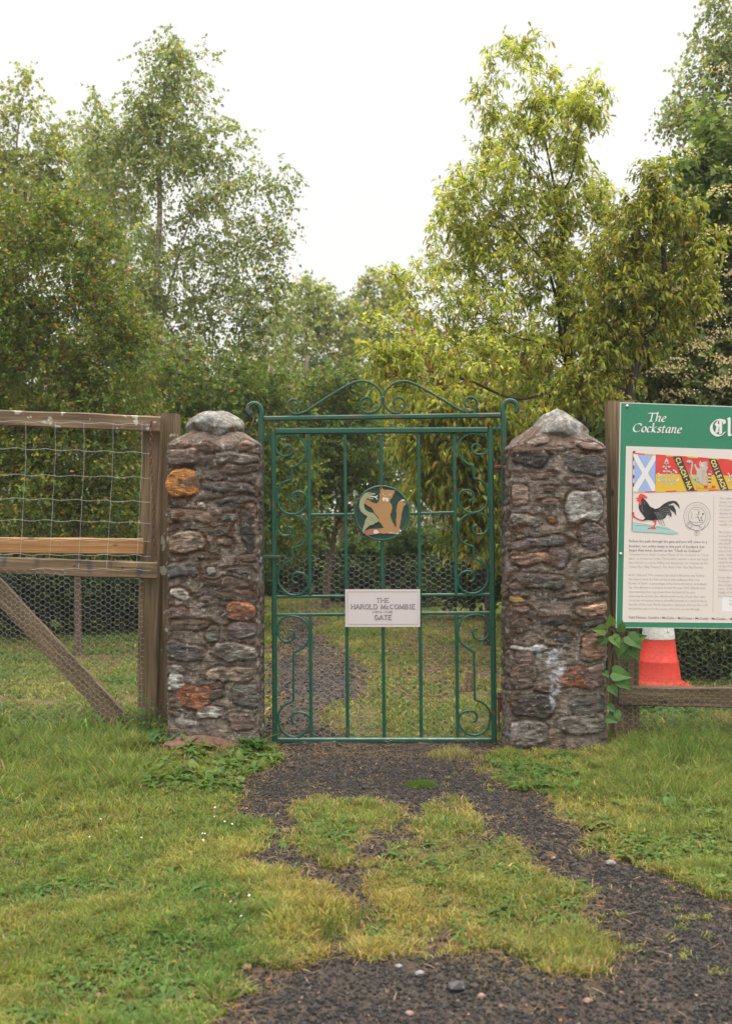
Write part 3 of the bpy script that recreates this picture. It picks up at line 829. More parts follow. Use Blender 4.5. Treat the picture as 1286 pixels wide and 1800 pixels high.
def pillar(root, pxl, pxr, ztop, zcap, stones, seed, captop, mossmore=.6, stain=None):
    YF, D, S = 6.30, .35, F / 6.30
    x0, x1 = (pxl - 643) / S, (pxr - 643) / S
    W = x1 - x0; cx, cy = (x0 + x1) / 2, YF + D / 2
    per = 2 * (W + D); ds = .0062
    ns = int(per / ds); us = np.arange(ns) * per / ns
    zb = -.06
    nv = int((ztop - zb) / ds); zs = np.linspace(zb, ztop, nv)
    # shoulder rows shrink towards the cap
    nsh = 34
    k = np.linspace(0, 1, nsh + 1)[1:]
    zsh = ztop + (zcap - ztop) * (k ** .8); shr = k * (1 - captop)
    zz = np.concatenate([zs, zsh]); sh = np.concatenate([np.zeros(nv), shr])
    U, Z = np.meshgrid(us, zz); SH = np.meshgrid(us, sh)[1]
    # position + normal on the rectangle, starting at the front left corner
    X = np.where(U < W, x0 + U, np.where(U < W + D, x1, np.where(U < 2 * W + D, x1 - (U - W - D), x0)))
    Yp = np.where(U < W, YF, np.where(U < W + D, YF + U - W, np.where(U < 2 * W + D, YF + D, YF + D - (U - 2 * W - D))))
    # rounded corners: superellipse pull
    ax, ay = (X - cx) / (W / 2), (Yp - cy) / (D / 2)
    rr = (np.abs(ax) ** 14 + np.abs(ay) ** 14) ** (1 / 14)
    ax, ay = ax / rr, ay / rr
    X, Yp = cx + ax * W / 2, cy + ay * D / 2
    nxn, nyn = np.sign(ax) * np.abs(ax) ** 13 / (W / 2), np.sign(ay) * np.abs(ay) ** 13 / (D / 2)
    ln = np.hypot(nxn, nyn); nxn, nyn = nxn / ln, nyn / ln
    rs = random.Random(seed)
    lst = []
    for (px, py, hw, hh_, ang, cn, pr) in stones:
        lst.append(((px - pxl) / S, CAMH - (py - 900) / S, hw / S, hh_ / S, math.radians(ang), SC[cn], pr))
    # other faces: courses of stones
    names = list(SC)
    z = .05
    while z < ztop - .03:
        hgt = rs.uniform(.035, .075)
        u = W + rs.uniform(.02, .08)
        while u < per - .06:
            a = rs.uniform(.05, .13)
            if rs.random() < .7:
                cn = rs.choice(['brown', 'tan', 'dgrey', 'speck', 'purple', 'slate', 'grey', 'pinkgrey', 'brown', 'beige'])
                lst.append((u + a, z + rs.uniform(-.01, .01), a * rs.uniform(.7, .95), hgt * .45 * rs.uniform(.6, 1), rs.uniform(-.12, .12), SC[cn], rs.uniform(.008, .02)))
            u += 2 * a + .01
        z += hgt
    H = np.zeros_like(U); C = np.tile(MORTAR, U.shape + (1,)); MOSS = np.zeros_like(U); ST = np.zeros_like(U)
    n1 = fbm(U * 18, Z * 18, seed, 3, 3) - .5; n2 = fbm(U * 18, Z * 18, seed, 91, 3) - .5
    w1 = (fbm(U * 11, Z * 11, seed, 3, 2) - .5) * .045 + n1 * .018; w2 = (fbm(U * 11, Z * 11, seed, 91, 2) - .5) * .04 + n2 * .016
    C *= (0.35 + 1.15 * fbm(U * 9, Z * 12, seed, 12, 5))[..., None]
    pit = sstep(.62, .72, fbm(U * 45, Z * 45, seed, 23, 3))[..., None]; C = C * (1 - .6 * pit)
    pk = sstep(.5, .75, fbm(U * 6, Z * 8, seed, 29, 4))[..., None] * .5; C = C * (1 - pk) + np.array([.235, .185, .165]) * pk
    # paler mortar in the lowest third
    low = sstep(.75, .3, Z + (n1) * .5)[..., None] * .6
    C = C * (1 - low) + np.array([.19, .155, .125]) * low
    best = np.full(U.shape, -1.0)
    edge = np.full(U.shape, 1.0)
    for (cu, cz, a, bb, ang, col_, pr) in lst:
        m_ = (np.abs(((U - cu + per / 2) % per) - per / 2) < a * 1.5 + .04) & (np.abs(Z - cz) < max(bb, a * abs(math.sin(ang)) + bb) * 1.5 + .04)
        if not m_.any(): continue
        du = (((U[m_] - cu + per / 2) % per) - per / 2) + w1[m_]; dz = Z[m_] - cz + w2[m_]
        xr, zr = du * math.cos(ang) + dz * math.sin(ang), -du * math.sin(ang) + dz * math.cos(ang)
        q = (np.abs(xr / a) ** 3.4 + np.abs(zr / bb) ** 3.4) ** (1 / 3.4)
        d = (1 - q) * min(a, bb)
        hgt = pr * .42 * sstep(-.002, .009, d) * (1 + .35 * (zr / bb) * .3)
        ins = (d > 0) & (hgt >= H[m_] - 1)
        tmpH = H[m_]; tmpC = C[m_]; tS = ST[m_]
        ok = ins & (d > best[m_])
        tmpH[ok] = hgt[ok] + ((fbm(U[m_][ok] * 30, Z[m_][ok] * 60, cu * 50, 7, 3) - .5) * .016)
        tv = np.array(col_)[None] * (0.45 + 1.1 * fbm(U[m_][ok] * 16, Z[m_][ok] * 34, cu * 31, 19, 4))[:, None]
        dirt = (sstep(.42, .68, fbm(U[m_][ok] * 22, Z[m_][ok] * 28, cu * 13, 57, 4)) * .7 + .12)[:, None]
        tv = tv * (1 - dirt) + np.array([.085, .062, .05])[None] * dirt
        tmpC[ok] = tv; tS[ok] = 1
        gro = (d <= 0) & (d > -.013) & (tS < .5)
        tmpH[gro] = np.minimum(tmpH[gro], -.0045 * sstep(-.013, -.003, d[gro]))
        tmpC[gro] *= .7
        H[m_] = tmpH; C[m_] = tmpC; ST[m_] = tS
        bt = best[m_]; bt = np.maximum(bt, np.where(ok, d, bt)); best[m_] = bt
        mo = MOSS[m_]
        lip = (d > -.014) & (d < .003) & ((zr > bb * .25) | (fbm(U[m_] * 6, Z[m_] * 6, cu, 41, 2) > .62))
        hi = sstep(.2, 1.3, cz) * .25; mo[lip] = np.maximum(mo[lip], .85 * sstep(.46, .68, fbm(U[m_][lip] * 8, Z[m_][lip] * 8, 0, 71, 2) + hi))
        MOSS[m_] = mo
    H = H + (ST < .5) * (n1 * .022 + (fbm(U * 45, Z * 60, seed, 33, 3) - .5) * .014) + (fbm(U * 2.2, Z * 2.2, seed, 64, 2) - .5) * .022
    shm = sstep(.02, .2, SH)
    MOSS = np.maximum(MOSS, shm * mossmore * sstep(.38, .6, fbm(X * 14, Yp * 14, Z * 14, 5, 3)))
    mrow = np.exp(-((Z - ztop + .004) / .014) ** 2) * sstep(.35, .5, fbm(U * 9, Z * 9, 0, 8, 2))
    MOSS = np.maximum(MOSS, mrow)
    C = np.where(shm[..., None] > 0, C * (1 - shm[..., None]) + np.array([.17, .125, .105]) * (0.7 + .6 * fbm(X * 9, Yp * 9, 0, 6, 3))[..., None] * shm[..., None], C)
    if stain:
        for (px, py, hw, hh_) in stain:
            q = ((U - (px - pxl) / S + n1 * .07) / (hw / S)) ** 2 + ((Z - (CAMH - (py - 900) / S) + n2 * .1) / (hh_ / S)) ** 2
            f = (sstep(1.2, .3, q) * .75 * sstep(.3, .55, fbm(U * 40, Z * 30, 0, 2, 3)))[..., None]
            C = C * (1 - f) + np.array([.42, .44, .50]) * f
    taper = 1 - .0 * Z
    Xf = cx + (X - cx) * (1 - SH) + nxn * H * (1 - .6 * SH); Yf = cy + (Yp - cy) * (1 - SH) + nyn * H * (1 - .6 * SH)
    Zf = Z + (n2 * .02) * np.where(SH > 0, 1, 0) + shm * .02 * (fbm(X * 8, Yp * 8, 0, 15, 3) - .4)
    R, Cn = U.shape
    idx = np.arange(R * Cn).reshape(R, Cn); nxt = np.roll(idx, -1, 1)
    f = np.stack([idx[:-1].ravel(), nxt[:-1].ravel(), nxt[1:].ravel(), idx[1:].ravel()], 1)
    vv = np.stack([Xf.ravel(), Yf.ravel(), Zf.ravel()], 1)
    vv = np.vstack([vv, [[cx, cy, zcap]]])
    top = np.stack([idx[-1], nxt[-1], np.full(Cn, R * Cn)], 1)
    app = lambda a_, v_: np.concatenate([a_.ravel(), [v_]])
    cc = np.vstack([C.reshape(-1, 3), [MORTAR]])
    me = mesh_np('body', vv, [f, top], cc, {'moss': app(MOSS, 0), 'stone': app(ST, 0)}, True)
    return link('body', me, M['rubble'], root)

def L3(lst, ox, oy, s, hs=None): return [(ox + u * s, oy + v * s, a * s, b_ * s, an, cn, pr) for (u, v, a, b_, an, cn, pr) in lst]
lp = L3([(168, 292, 84, 42, 3, 'pinkgrey', .05), (440, 297, 115, 27, -2, 'speck', .03), (168, 415, 82, 68, 0, 'orange', .055), (450, 350, 105, 26, 2, 'brown', .02),
         (400, 442, 130, 26, -6, 'slate', .03), (440, 508, 112, 15, 3, 'slate', .022), (210, 582, 115, 33, -3, 'tan', .022), (150, 512, 45, 20, 0, 'brown', .012), (262, 530, 15, 20, 10, 'white', .012),
         (405, 595, 38, 20, -5, 'slate', .015), (350, 655, 45, 17, 0, 'dgrey', .012), (492, 655, 28, 98, 6, 'black', .02), (188, 715, 98, 55, 0, 'beige', .03), (380, 712, 38, 21, 0, 'tan', .018),
         (500, 790, 48, 25, 15, 'brown', .018), (170, 848, 90, 38, 4, 'slate', .035), (320, 852, 17, 17, 0, 'lgrey', .012), (462, 855, 62, 14, 0, 'slate', .015), (400, 915, 100, 21, -3, 'brown', .018),
         (150, 965, 50, 25, -15, 'white', .02), (425, 965, 95, 32, -4, 'brown', .015), (455, 1055, 74, 55, 0, 'rust', .03), (130, 1060, 60, 26, 5, 'pinkgrey', .015), (200, 1122, 100, 28, 4, 'brown', .018),
         (325, 1170, 32, 42, 0, 'gg', .016), (470, 1150, 70, 38, 8, 'purple', .02), (170, 1250, 104, 48, -6, 'dgrey', .032), (430, 1257, 104, 44, -3, 'speck', .03), (412, 1362, 118, 38, 4, 'beige', .028),
         (140, 1412, 45, 42, 0, 'lgrey', .025), (120, 1345, 50, 20, 0, 'brown', .015), (485, 1470, 70, 62, 0, 'gg', .02), (230, 1475, 92, 58, 0, 'rust', .012), (310, 1555, 62, 28, -5, 'lgrey', .015),
         (200, 1600, 62, 22, -10, 'grey', .015), (470, 1600, 70, 40, 0, 'pinkgrey', .012), (330, 1410, 40, 30, 0, 'brown', .01), (90, 1180, 25, 25, 0, 'brown', .01), (120, 640, 30, 12, 0, 'brown', .01),
         (300, 1010, 60, 22, 0, 'purple', .006), (260, 790, 55, 14, 0, 'brown', .008), (520, 560, 28, 40, 0, 'pinkgrey', .02), (300, 245, 34, 26, 0, 'pinkgrey', .02), (488, 232, 40, 24, 20, 'pink', .02), (330, 1470, 35, 25, 10, 'dgrey', .012), (130, 1510, 40, 26, 0, 'brown', .012)], 260, 700, .3555)
rp = L3([(190, 315, 98, 42, -3, 'black', .03), (482, 345, 104, 50, -6, 'dgrey', .025), (320, 276, 45, 9, 0, 'lgrey', .012), (250, 402, 55, 19, 0, 'tan', .014), (145, 500, 49, 52, 5, 'beige', .02),
         (430, 445, 52, 26, -8, 'purple', .018), (455, 556, 86, 80, 0, 'lgrey', .03), (290, 475, 35, 17, 0, 'brown', .01), (290, 540, 50, 18, 0, 'pinkgrey', .012), (170, 617, 80, 26, 0, 'speck', .022),
         (270, 728, 100, 26, 4, 'slate', .025), (515, 705, 80, 58, -20, 'purple', .02), (200, 812, 98, 27, 2, 'salmon', .024), (335, 800, 48, 42, -25, 'purple', .015), (515, 850, 78, 45, 4, 'speck', .028),
         (240, 915, 135, 36, -4, 'dgrey', .032), (520, 950, 60, 24, 0, 'brown', .016), (430, 985, 80, 11, 4, 'tan', .016), (130, 1005, 42, 15, 0, 'ochre', .014), (145, 1060, 52, 19, 0, 'tan', .014),
         (507, 1055, 80, 29, 4, 'peach', .034), (320, 1112, 78, 17, 0, 'black', .014), (505, 1125, 60, 16, 0, 'dgrey', .014), (145, 1137, 52, 30, 0, 'brown', .016), (350, 1185, 50, 24, -8, 'dgrey', .014),
         (508, 1240, 62, 68, 0, 'salmon', .034), (190, 1245, 112, 17, 0, 'lgrey', .022), (170, 1292, 48, 38, 0, 'pinkgrey', .016), (160, 1382, 72, 56, 3, 'brown', .022), (400, 1385, 80, 52, 0, 'rust', .024),
         (510, 1385, 62, 45, 10, 'pinkgrey', .024), (210, 1527, 108, 56, 0, 'black', .032), (480, 1525, 88, 50, 6, 'dgrey', .026), (190, 1662, 98, 62, 0, 'grey', .03), (455, 1612, 115, 46, 4, 'grey', .028),
         (260, 1440, 50, 22, 0, 'brown', .012), (300, 620, 22, 18, 0, 'rust', .01), (330, 1690, 40, 45, 0, 'tan', .015), (120, 745, 40, 16, 0, 'brown', .012), (230, 246, 60, 18, 12, 'pinkgrey', .02), (490, 255, 60, 22, -15, 'pinkgrey', .02), (420, 640, 30, 14, 0, 'brown', .01)], 860, 690, .3613)
zb_l, zb_r = 1.4 + 118 / 301.6, 1.4 + 112 / 301.6
pl = empty('stone_pillar', P(371, 1320, 6.3)[:2] + (0,), 'rubble stone pillar left of the iron gate, with an orange stone near its top and a flat oval boulder cap', 'pillar', 'stone gate pillars')
pillar(pl, 292, 455, zb_l, 1.4 + 138 / 301.6 + .04, lp, 3, .42)
pr_ = empty('stone_pillar', P(978, 1320, 6.3)[:2] + (0,), 'rubble stone pillar right of the iron gate, with a pointed grey cap and a square whitish stone', 'pillar', 'stone gate pillars')
pillar(pr_, 893, 1067, zb_r, 1.4 + 140 / 301.6 + .04, rp, 8, .45, .8, [(976, 1180, 14, 42), (960, 1143, 40, 7), (968, 1225, 8, 25)])

m, n, b, o = newmat('cap_boulder')
tc = N(n, 'ShaderNodeTexCoord')
nz = N(n, 'ShaderNodeTexNoise', Scale=14.0, Detail=9.0, Roughness=.7); n.links.new(tc.outputs['Object'], nz.inputs[0])
fz = N(n, 'ShaderNodeTexNoise', Scale=90.0, Detail=4.0); n.links.new(tc.outputs['Object'], fz.inputs[0])
mz = N(n, 'ShaderNodeTexNoise', Scale=26.0, Detail=3.0); n.links.new(tc.outputs['Object'], mz.inputs[0])
c = ramp(n, nz.outputs[0], [(.34, (.035, .035, .03)), (.5, (.13, .126, .118)), (.64, (.31, .30, .28))])
c = mixc(n, .7, c, mixc(n, 1.0, c, ramp(n, fz.outputs[0], [(.35, .5), (.65, 1.5)]), 'MULTIPLY'))
c = mixc(n, ramp(n, mz.outputs[0], [(.54, 0.0), (.59, .9)]), c, (.085, .055, .012))
n.links.new(c, b.inputs['Base Color']); b.inputs['Roughness'].default_value = .55
bump(n, b, nz.outputs[0], .6, .012); M['cap'] = m
boulder('cap_stone', (P(379, 752, 6.47)[0], 6.47, P(379, 751, 6.47)[2]), .176, .15, .098, 4, 5, .08, pl, M['cap'])
def pyr(q):
    t = max(-1, min(1, q.z))
    f = 1.08 - .42 * (t + 1) / 2 - .22 * max(0, t) ** 2
    return Vector((q.x * f - .06 * t, q.y * f, q.z))
_ = None
boulder('cap_stone', (P(981, 757, 6.47)[0], 6.47, P(980, 755, 6.47)[2]), .188, .15, .118, 9, 5, .10, pr_, M['cap'], pyr)

# ------------------------------------------------------------------ iron gate
YG = 6.57
def c1p(u, v): return P(420 + u * .3888, 650 + v * .3888, YG)
def c2p(u, v): return P(420 + u * .3888, 980 + v * .3888, YG)
def shift(pt, d=0): return (pt[0], pt[1] + d, pt[2])

fr = empty('gate_surround', P(671, 1312, YG)[:2] + (0,), 'fixed green iron surround of the gate with curled post tops and scrollwork crest', 'gate surround')
fm = MB(); fm.bar([P(460, 1322, YG), P(459, 728, YG)], .034, .034); fm.build('post', M['green_worn'], fr)
fm = MB(); fm.bar([P(890, 1322, YG), P(884, 728, YG)], .034, .034); fm.build('post', M['green_worn'], fr)
fm = MB(); fm.bar(smooth_path([c1p(*q) for q in [(102, 201), (101, 180), (88, 158), (65, 152), (46, 162), (40, 180), (48, 196), (56, 200)]], 5), .026, .03); fm.build('post_curl', M['green'], fr)
fm = MB(); fm.bar(smooth_path([c1p(*q) for q in [(1192, 201), (1190, 175), (1200, 150), (1222, 139), (1244, 147), (1256, 166), (1252, 185), (1244, 190)]], 5), .026, .03); fm.build('post_curl', M['green'], fr)
fm = MB(); fm.bar([P(464, 736, YG), P(879, 730, YG)], .03, .034); fm.build('top_bar', M['green_worn'], fr)
sL = [(257, 176), (270, 168), (268, 148), (250, 134), (229, 142), (220, 163), (229, 188), (258, 200), (300, 190), (345, 160), (420, 112), (500, 66), (550, 51), (600, 62), (635, 93), (646, 130), (640, 165), (615, 189), (580, 195), (553, 180), (545, 155), (560, 131), (585, 127), (600, 143), (592, 159)]
sR = [(1040, 168), (1026, 165), (1020, 146), (1036, 127), (1058, 127), (1076, 148), (1070, 174), (1045, 188), (1005, 185), (960, 160), (880, 112), (800, 68), (750, 52), (700, 62), (666, 92), (653, 130), (660, 165), (685, 189), (715, 195), (740, 180), (748, 155), (735, 130), (712, 127), (697, 143), (705, 158)]
for s_ in (sL, sR):
    fm = MB(); fm.bar(smooth_path([c1p(*q) for q in s_], 4), .0125, .028); fm.build('crest_scroll', M['green_worn'], fr)
fm = MB(); fm.bar([c1p(641, 130), c1p(658, 130)], .03, .034); fm.build('scroll_clasp', M['green'], fr)

ga = empty('iron_gate', P(672, 1305, YG)[:2] + (0.0,), 'green wrought iron gate with side scrolls, round cat medallion and white name plate', 'gate')
fm = MB()
tl, tr_, bl, br = (480, 758), (861, 756), (483, 1301), (868, 1301)
g_ = lambda q, d=0: P(q[0], q[1], YG + d)
fm.bar([P(480, 753, YG), P(483.5, 1306, YG)], .030, .032); fm.bar([P(861, 751, YG), P(868, 1306, YG)], .032, .032)
fm.bar([P(485.5, 758, YG), P(855.5, 756, YG)], .036, .0315); fm.bar([P(488.5, 1301, YG), P(862.5, 1301, YG)], .032, .0315)
fm.build('frame', M['green'], ga)
for (xa, xb, segs) in [(542.5, 547, [(764, 1045), (1083, 1295)]), (606, 611, [(764, 1295)]), (669.6, 675, [(764, 853), (951, 1295)]), (735, 740, [(764, 1295)]), (798, 804, [(764, 1044), (1081, 1295)])]:
    for (ya, yb) in segs:
        f = lambda y_: xa + (xb - xa) * (y_ - 764) / 531
        fm = MB(); fm.bar([P(f(ya), ya, YG), P(f(yb), yb, YG)], .0205, .0205); fm.build('bar', M['green'], ga)
for (a, b_) in [((546, 905), (622, 904)), ((720, 903), (797, 901))]:
    fm = MB(); fm.bar([g_(a, .001), g_(b_, .001)], .0165, .018); fm.build('crossbar', M['green'], ga)
for (a, b_) in [((486, 1049), (612, 1048)), ((738, 1046), (863, 1045)), ((486, 1081), (612, 1080)), ((738, 1078), (863, 1077))]:
    fm = MB(); fm.bar([g_(a, .003), g_(b_, .003)], .0185, .02); fm.build('crossbar', M['green'], ga)
S1 = [(205, 352), (224, 343), (240, 354), (238, 378), (216, 390), (190, 387), (170, 366), (166, 335), (180, 308), (210, 298), (250, 298), (284, 315), (303, 348), (303, 383), (287, 412), (262, 432), (238, 441)]
S2 = [(235, 497), (202, 509), (179, 535), (171, 575), (181, 618), (206, 644), (240, 654), (274, 646), (300, 620), (308, 586), (296, 561), (270, 551), (246, 558), (236, 575), (243, 592), (258, 597)]
S3 = [(224, 712), (240, 716), (242, 735), (226, 749), (200, 750), (179, 735), (171, 705), (179, 676), (206, 658), (240, 656), (274, 666), (300, 690), (310, 726), (303, 764), (286, 789), (262, 801), (241, 808)]
S4 = [(241, 12), (207, 26), (182, 55), (176, 95), (190, 135), (215, 160), (246, 170), (280, 163), (306, 140), (315, 110), (303, 83), (278, 69), (251, 73), (239, 91), (246, 110), (259, 117)]
S5 = [(225, 329), (243, 331), (251, 350), (240, 374), (211, 381), (186, 365), (174, 334), (181, 296), (206, 271), (245, 265), (284, 278), (310, 308), (318, 350), (309, 385), (286, 410), (247, 433)]
S6 = [(246, 650), (206, 668), (181, 700), (179, 740), (191, 780), (220, 804), (252, 811), (286, 802), (312, 775), (321, 740), (309, 713), (281, 701), (252, 704), (238, 722), (244, 745), (259, 750)]
for side in (0, 1):
    for (pa, fa, pb, fb) in ((S1, c1p, S2, c1p), (S3, c1p, S4, c2p), (S5, c2p, S6, c2p)):
        def mp_(q, f_):
            if side:
                yy = q[1] + (848.8 if f_ is c2p else 0)
                return f_(1287 - q[0] + 24 * yy / 1650 + 2, q[1] - 7)
            return f_(*q)
        A = smooth_path([mp_(q, fa) for q in pa], 4); B_ = smooth_path([mp_(q, fb) for q in pb], 4)
        fm = MB(); fm.bar([shift(q, .002) for q in (list(A) + list(B_))], .0125, .022)
        fm.build('scroll', M['green'], ga)
fm = MB(); fm.bar([c1p(1146, 266), c1p(1180, 266)], .018, .018); fm.tube([c1p(1163, 258), c1p(1163, 274)], .012, 8); fm.build('hinge', M['green'], ga)
fm = MB(); fm.bar([c1p(1150, 440), c1p(1186, 440)], .022, .03); fm.tube([c1p(1162, 412), c1p(1162, 468)], .011, 8); fm.build('hinge', M['rust'], ga)
fm = MB(); fm.bar([c2p(1160, 632), c2p(1190, 632)], .022, .03); fm.tube([c2p(1176, 610), c2p(1176, 700)], .012, 8); fm.tube([c2p(1172, 700), c2p(1176, 790)], .007, 8); fm.build('hinge', M['rust'], ga)
fm = MB(); fm.bar([shift(c1p(112, 845), -.022), shift(c1p(188, 845), -.022)], .02, .01); fm.tube([shift(c1p(182, 845), -.03), shift(c1p(182, 845), -.05)], .008, 8); fm.tube([shift(c1p(182, 845), -.035), shift(c1p(205, 842), -.035), shift(c1p(228, 828), -.035)], .0025, 6)
fm.build('latch', M['green_worn'], ga)

# flat drawings on a plane --------------------------------------------------
class Flat:
    """polygons painted on a plane y=const, given in photo coordinates; every polygon gets its own thin level"""
    def __init__(s, Y, step=1.2e-5): s.mb = MB(); s.Y = Y; s.k = 0; s.step = step
    def lay(s): s.k += 1; return s.Y - s.k * s.step
    def poly(s, pts, col, Yoff=0):
        y = s.lay() - Yoff
        v3 = [Vector((p[0], p[1], 0)) for p in pts]
        tr = geometry.tessellate_polygon([v3])
        vs = [P(p[0], p[1], y) for p in pts]
        f = []
        for t in tr:
            a, b_, c_ = [vs[i] for i in t]
            n_ = (b_[0] - a[0]) * (c_[2] - a[2]) - (b_[2] - a[2]) * (c_[0] - a[0])
            f.append(t if n_ > 0 else t[::-1])
        s.mb.add(vs, f, col)
    def line(s, pts, w_, col, closed=False):
        if closed: pts = list(pts) + [pts[0]]
        y = s.lay()
        L_, R_ = [], []
        n_ = len(pts)
        for i in range(n_):
            a = pts[max(i - 1, 0)]; b_ = pts[min(i + 1, n_ - 1)]
            dx, dy = b_[0] - a[0], b_[1] - a[1]; l_ = math.hypot(dx, dy) or 1
            nx_, ny_ = -dy / l_ * w_ / 2, dx / l_ * w_ / 2
            L_.append(P(pts[i][0] + nx_, pts[i][1] + ny_, y)); R_.append(P(pts[i][0] - nx_, pts[i][1] - ny_, y))
        s.mb.add(L_ + R_, [(i, i + 1, n_ + i + 1, n_ + i) for i in range(n_ - 1)], col)
    def disc(s, cx, cy, rx, ry, col, n_=28): s.poly([(cx + rx * math.cos(2 * math.pi * k / n_), cy + ry * math.sin(2 * math.pi * k / n_)) for k in range(n_)], col)
    def nib(s, pts, nv, col):
        for a, b_ in zip(pts[:-1], pts[1:]):
            q = [(a[0] - nv[0], a[1] - nv[1]), (a[0] + nv[0], a[1] + nv[1]), (b_[0] + nv[0], b_[1] + nv[1]), (b_[0] - nv[0], b_[1] - nv[1])]
            y = s.lay(); s.mb.add([P(p[0], p[1], y) for p in q], [(0, 1, 2, 3)], col)
        s.line(pts, max(.5, abs(nv[1]) * 1.0), col)
    def text(s, body, x, y, size, col, width=None, bold=0.0, slope=0.0, align='LEFT', shear=0):
        cu = bpy.data.curves.new('t', 'FONT'); cu.body = body; cu.size = 1; cu.resolution_u = 1; cu.offset = bold; cu.shear = shear
        ob = bpy.data.objects.new('t', cu); me_ = bpy.data.meshes.new_from_object(ob)
        n_ = len(me_.vertices)
        if n_ == 0: return
        co = np.empty(n_ * 3); me_.vertices.foreach_get('co', co); co = co.reshape(-1, 3)
        w0 = co[:, 0].max() - co[:, 0].min()
        kx = size if width is None else width / w0
        co[:, 0] -= co[:, 0].min()
        ox = x - (w0 * kx / 2 if align == 'CENTER' else 0)
        yl = s.lay()
        vs = [P(ox + c_[0] * kx, y - c_[1] * size + slope * c_[0] * kx, yl) for c_ in co]
        fs = [tuple(p.vertices) for p in me_.polygons]
        s.mb.add(vs, fs, col)
        bpy.data.meshes.remove(me_); bpy.data.objects.remove(ob); bpy.data.curves.remove(cu)
    def build(s, name, mat, parent): return s.mb.build(name, mat, parent)

# medallion
YM = YG - .012
md = MB()
ctr = P(671, 902, YM)
R_ = .163
n_ = 64
vs = [(ctr[0], YM - .004, ctr[2])]
for k in range(n_): a = 2 * math.pi * k / n_; vs.append((ctr[0] + R_ * math.cos(a), YM - .004, ctr[2] + R_ * math.sin(a)))
vs.append((ctr[0], YM + .006, ctr[2]))
for k in range(n_): a = 2 * math.pi * k / n_; vs.append((ctr[0] + R_ * math.cos(a), YM + .006, ctr[2] + R_ * math.sin(a)))
fsx = []
for k in range(n_):
    k2 = (k + 1) % n_
    fsx.append((0, 1 + k, 1 + k2)); fsx.append((n_ + 1, n_ + 2 + k2, n_ + 2 + k)); fsx.append((1 + k, n_ + 2 + k, n_ + 2 + k2, 1 + k2))
md.add(vs, fsx)
med = md.build('medallion', paint_mat('medallion_green', (.003, .032, .020), .45, .0), ga)
rg = MB(); rg.tube([(ctr[0] + R_ * math.cos(a), YM - .006, ctr[2] + R_ * math.sin(a)) for a in np.linspace(0, 2 * math.pi, 65)], .0065, 8); rg.build('rim', M['green'], med)
def mp2(pts): return [(610 + u * .1011, 840 + v * .1011) for u, v in pts]
def jag(pts, amp=9, st=28, rng=random.Random(3)):
    out = []
    for (a, b_) in zip(pts, pts[1:] + pts[:1]):
        d = math.hypot(b_[0] - a[0], b_[1] - a[1]); k = max(1, int(d / st))
        for i in range(k):
            t = i / k; s_ = amp if i % 2 else 0
            out.append((a[0] + (b_[0] - a[0]) * t + rng.uniform(-1, 1) * s_, a[1] + (b_[1] - a[1]) * t + rng.uniform(-1, 1) * s_))
    return out
cat = [(575, 158), (600, 160), (622, 200), (700, 207), (800, 215), (845, 210), (815, 262), (790, 310), (782, 345), (755, 365), (735, 415), (770, 460), (785, 530), (770, 590), (745, 640), (762, 705), (795, 785), (842, 865),
       (850, 855), (850, 760), (857, 650), (850, 560), (868, 480), (900, 410), (940, 382), (1000, 378), (1028, 420), (1018, 462), (985, 490), (970, 530), (955, 590), (940, 650), (932, 730), (918, 810), (905, 870), (930, 900), (946, 930),
       (930, 968), (880, 978), (800, 962), (700, 966), (640, 975), (560, 962), (450, 985), (340, 1000), (300, 968), (312, 918), (400, 888), (500, 888), (640, 872), (605, 830), (572, 780), (530, 745), (545, 700), (520, 660), (475, 622), (455, 570), (410, 510),
       (350, 480), (305, 450), (290, 400), (330, 368), (380, 385), (440, 428), (510, 445), (548, 410), (555, 370), (568, 340), (555, 290), (577, 250), (570, 200)]
BR = (.34, .185, .07)
YC = YM - .011
fl = Flat(YC)
catj = jag(cat, 7)
fl.poly(mp2(catj), BR)
# edge thickness of the cut-out figure
c_pts = [P(*q, YC) for q in mp2(catj)]
k_ = len(c_pts)
fl.mb.add(c_pts + [(p[0], YM - .0042, p[2]) for p in c_pts], [(i, (i + 1) % k_, k_ + (i + 1) % k_, k_ + i) for i in range(k_)], BR)
fl.poly(mp2([(210, 372), (238, 322), (285, 290), (300, 330), (262, 372), (240, 400)]), (.28, .15, .07))
fl.disc(610 + 252 * .1011, 840 + 363 * .1011, 1.0, 1.0, (.02, .01, .01))
fl.poly(mp2([(300, 968), (312, 918), (400, 890), (560, 880), (600, 900), (560, 945), (450, 985), (340, 1000)]), (.30, .12, .07))
fl.poly(mp2([(455, 960), (470, 900), (520, 905), (560, 950), (500, 975)]), (.6, .5, .48))
fl.poly(mp2([(710, 965), (760, 945), (850, 965), (900, 945), (905, 905), (940, 905), (944, 935), (925, 975), (870, 978), (800, 966)]), (.55, .47, .4))
fl.disc(610 + 905 * .1011, 840 + 945 * .1011, 1.6, 1.2, (.03, .015, .01))
fl.poly(mp2([(930, 400), (945, 378), (1000, 375), (1010, 392), (980, 392)]), (.7, .66, .62))
fl.disc(610 + 990 * .1011, 840 + 422 * .1011, 1.7, 1.5, (.05, .025, .015))
for (u, v, a, b_) in ((640, 370, 26, 34), (688, 378, 26, 34)): fl.disc(610 + u * .1011, 840 + v * .1011, a * .1011, b_ * .1011, (.62, .58, .55))
fl.disc(610 + 659 * .1011, 840 + 384 * .1011, 1.5, 1.3, (.65, .05, .02))
fl.line(mp2([(612, 268), (640, 300), (662, 305)]), 1.0, (.55, .5, .48)); fl.line(mp2([(690, 312), (730, 295), (772, 288)]), 1.0, (.55, .5, .48))
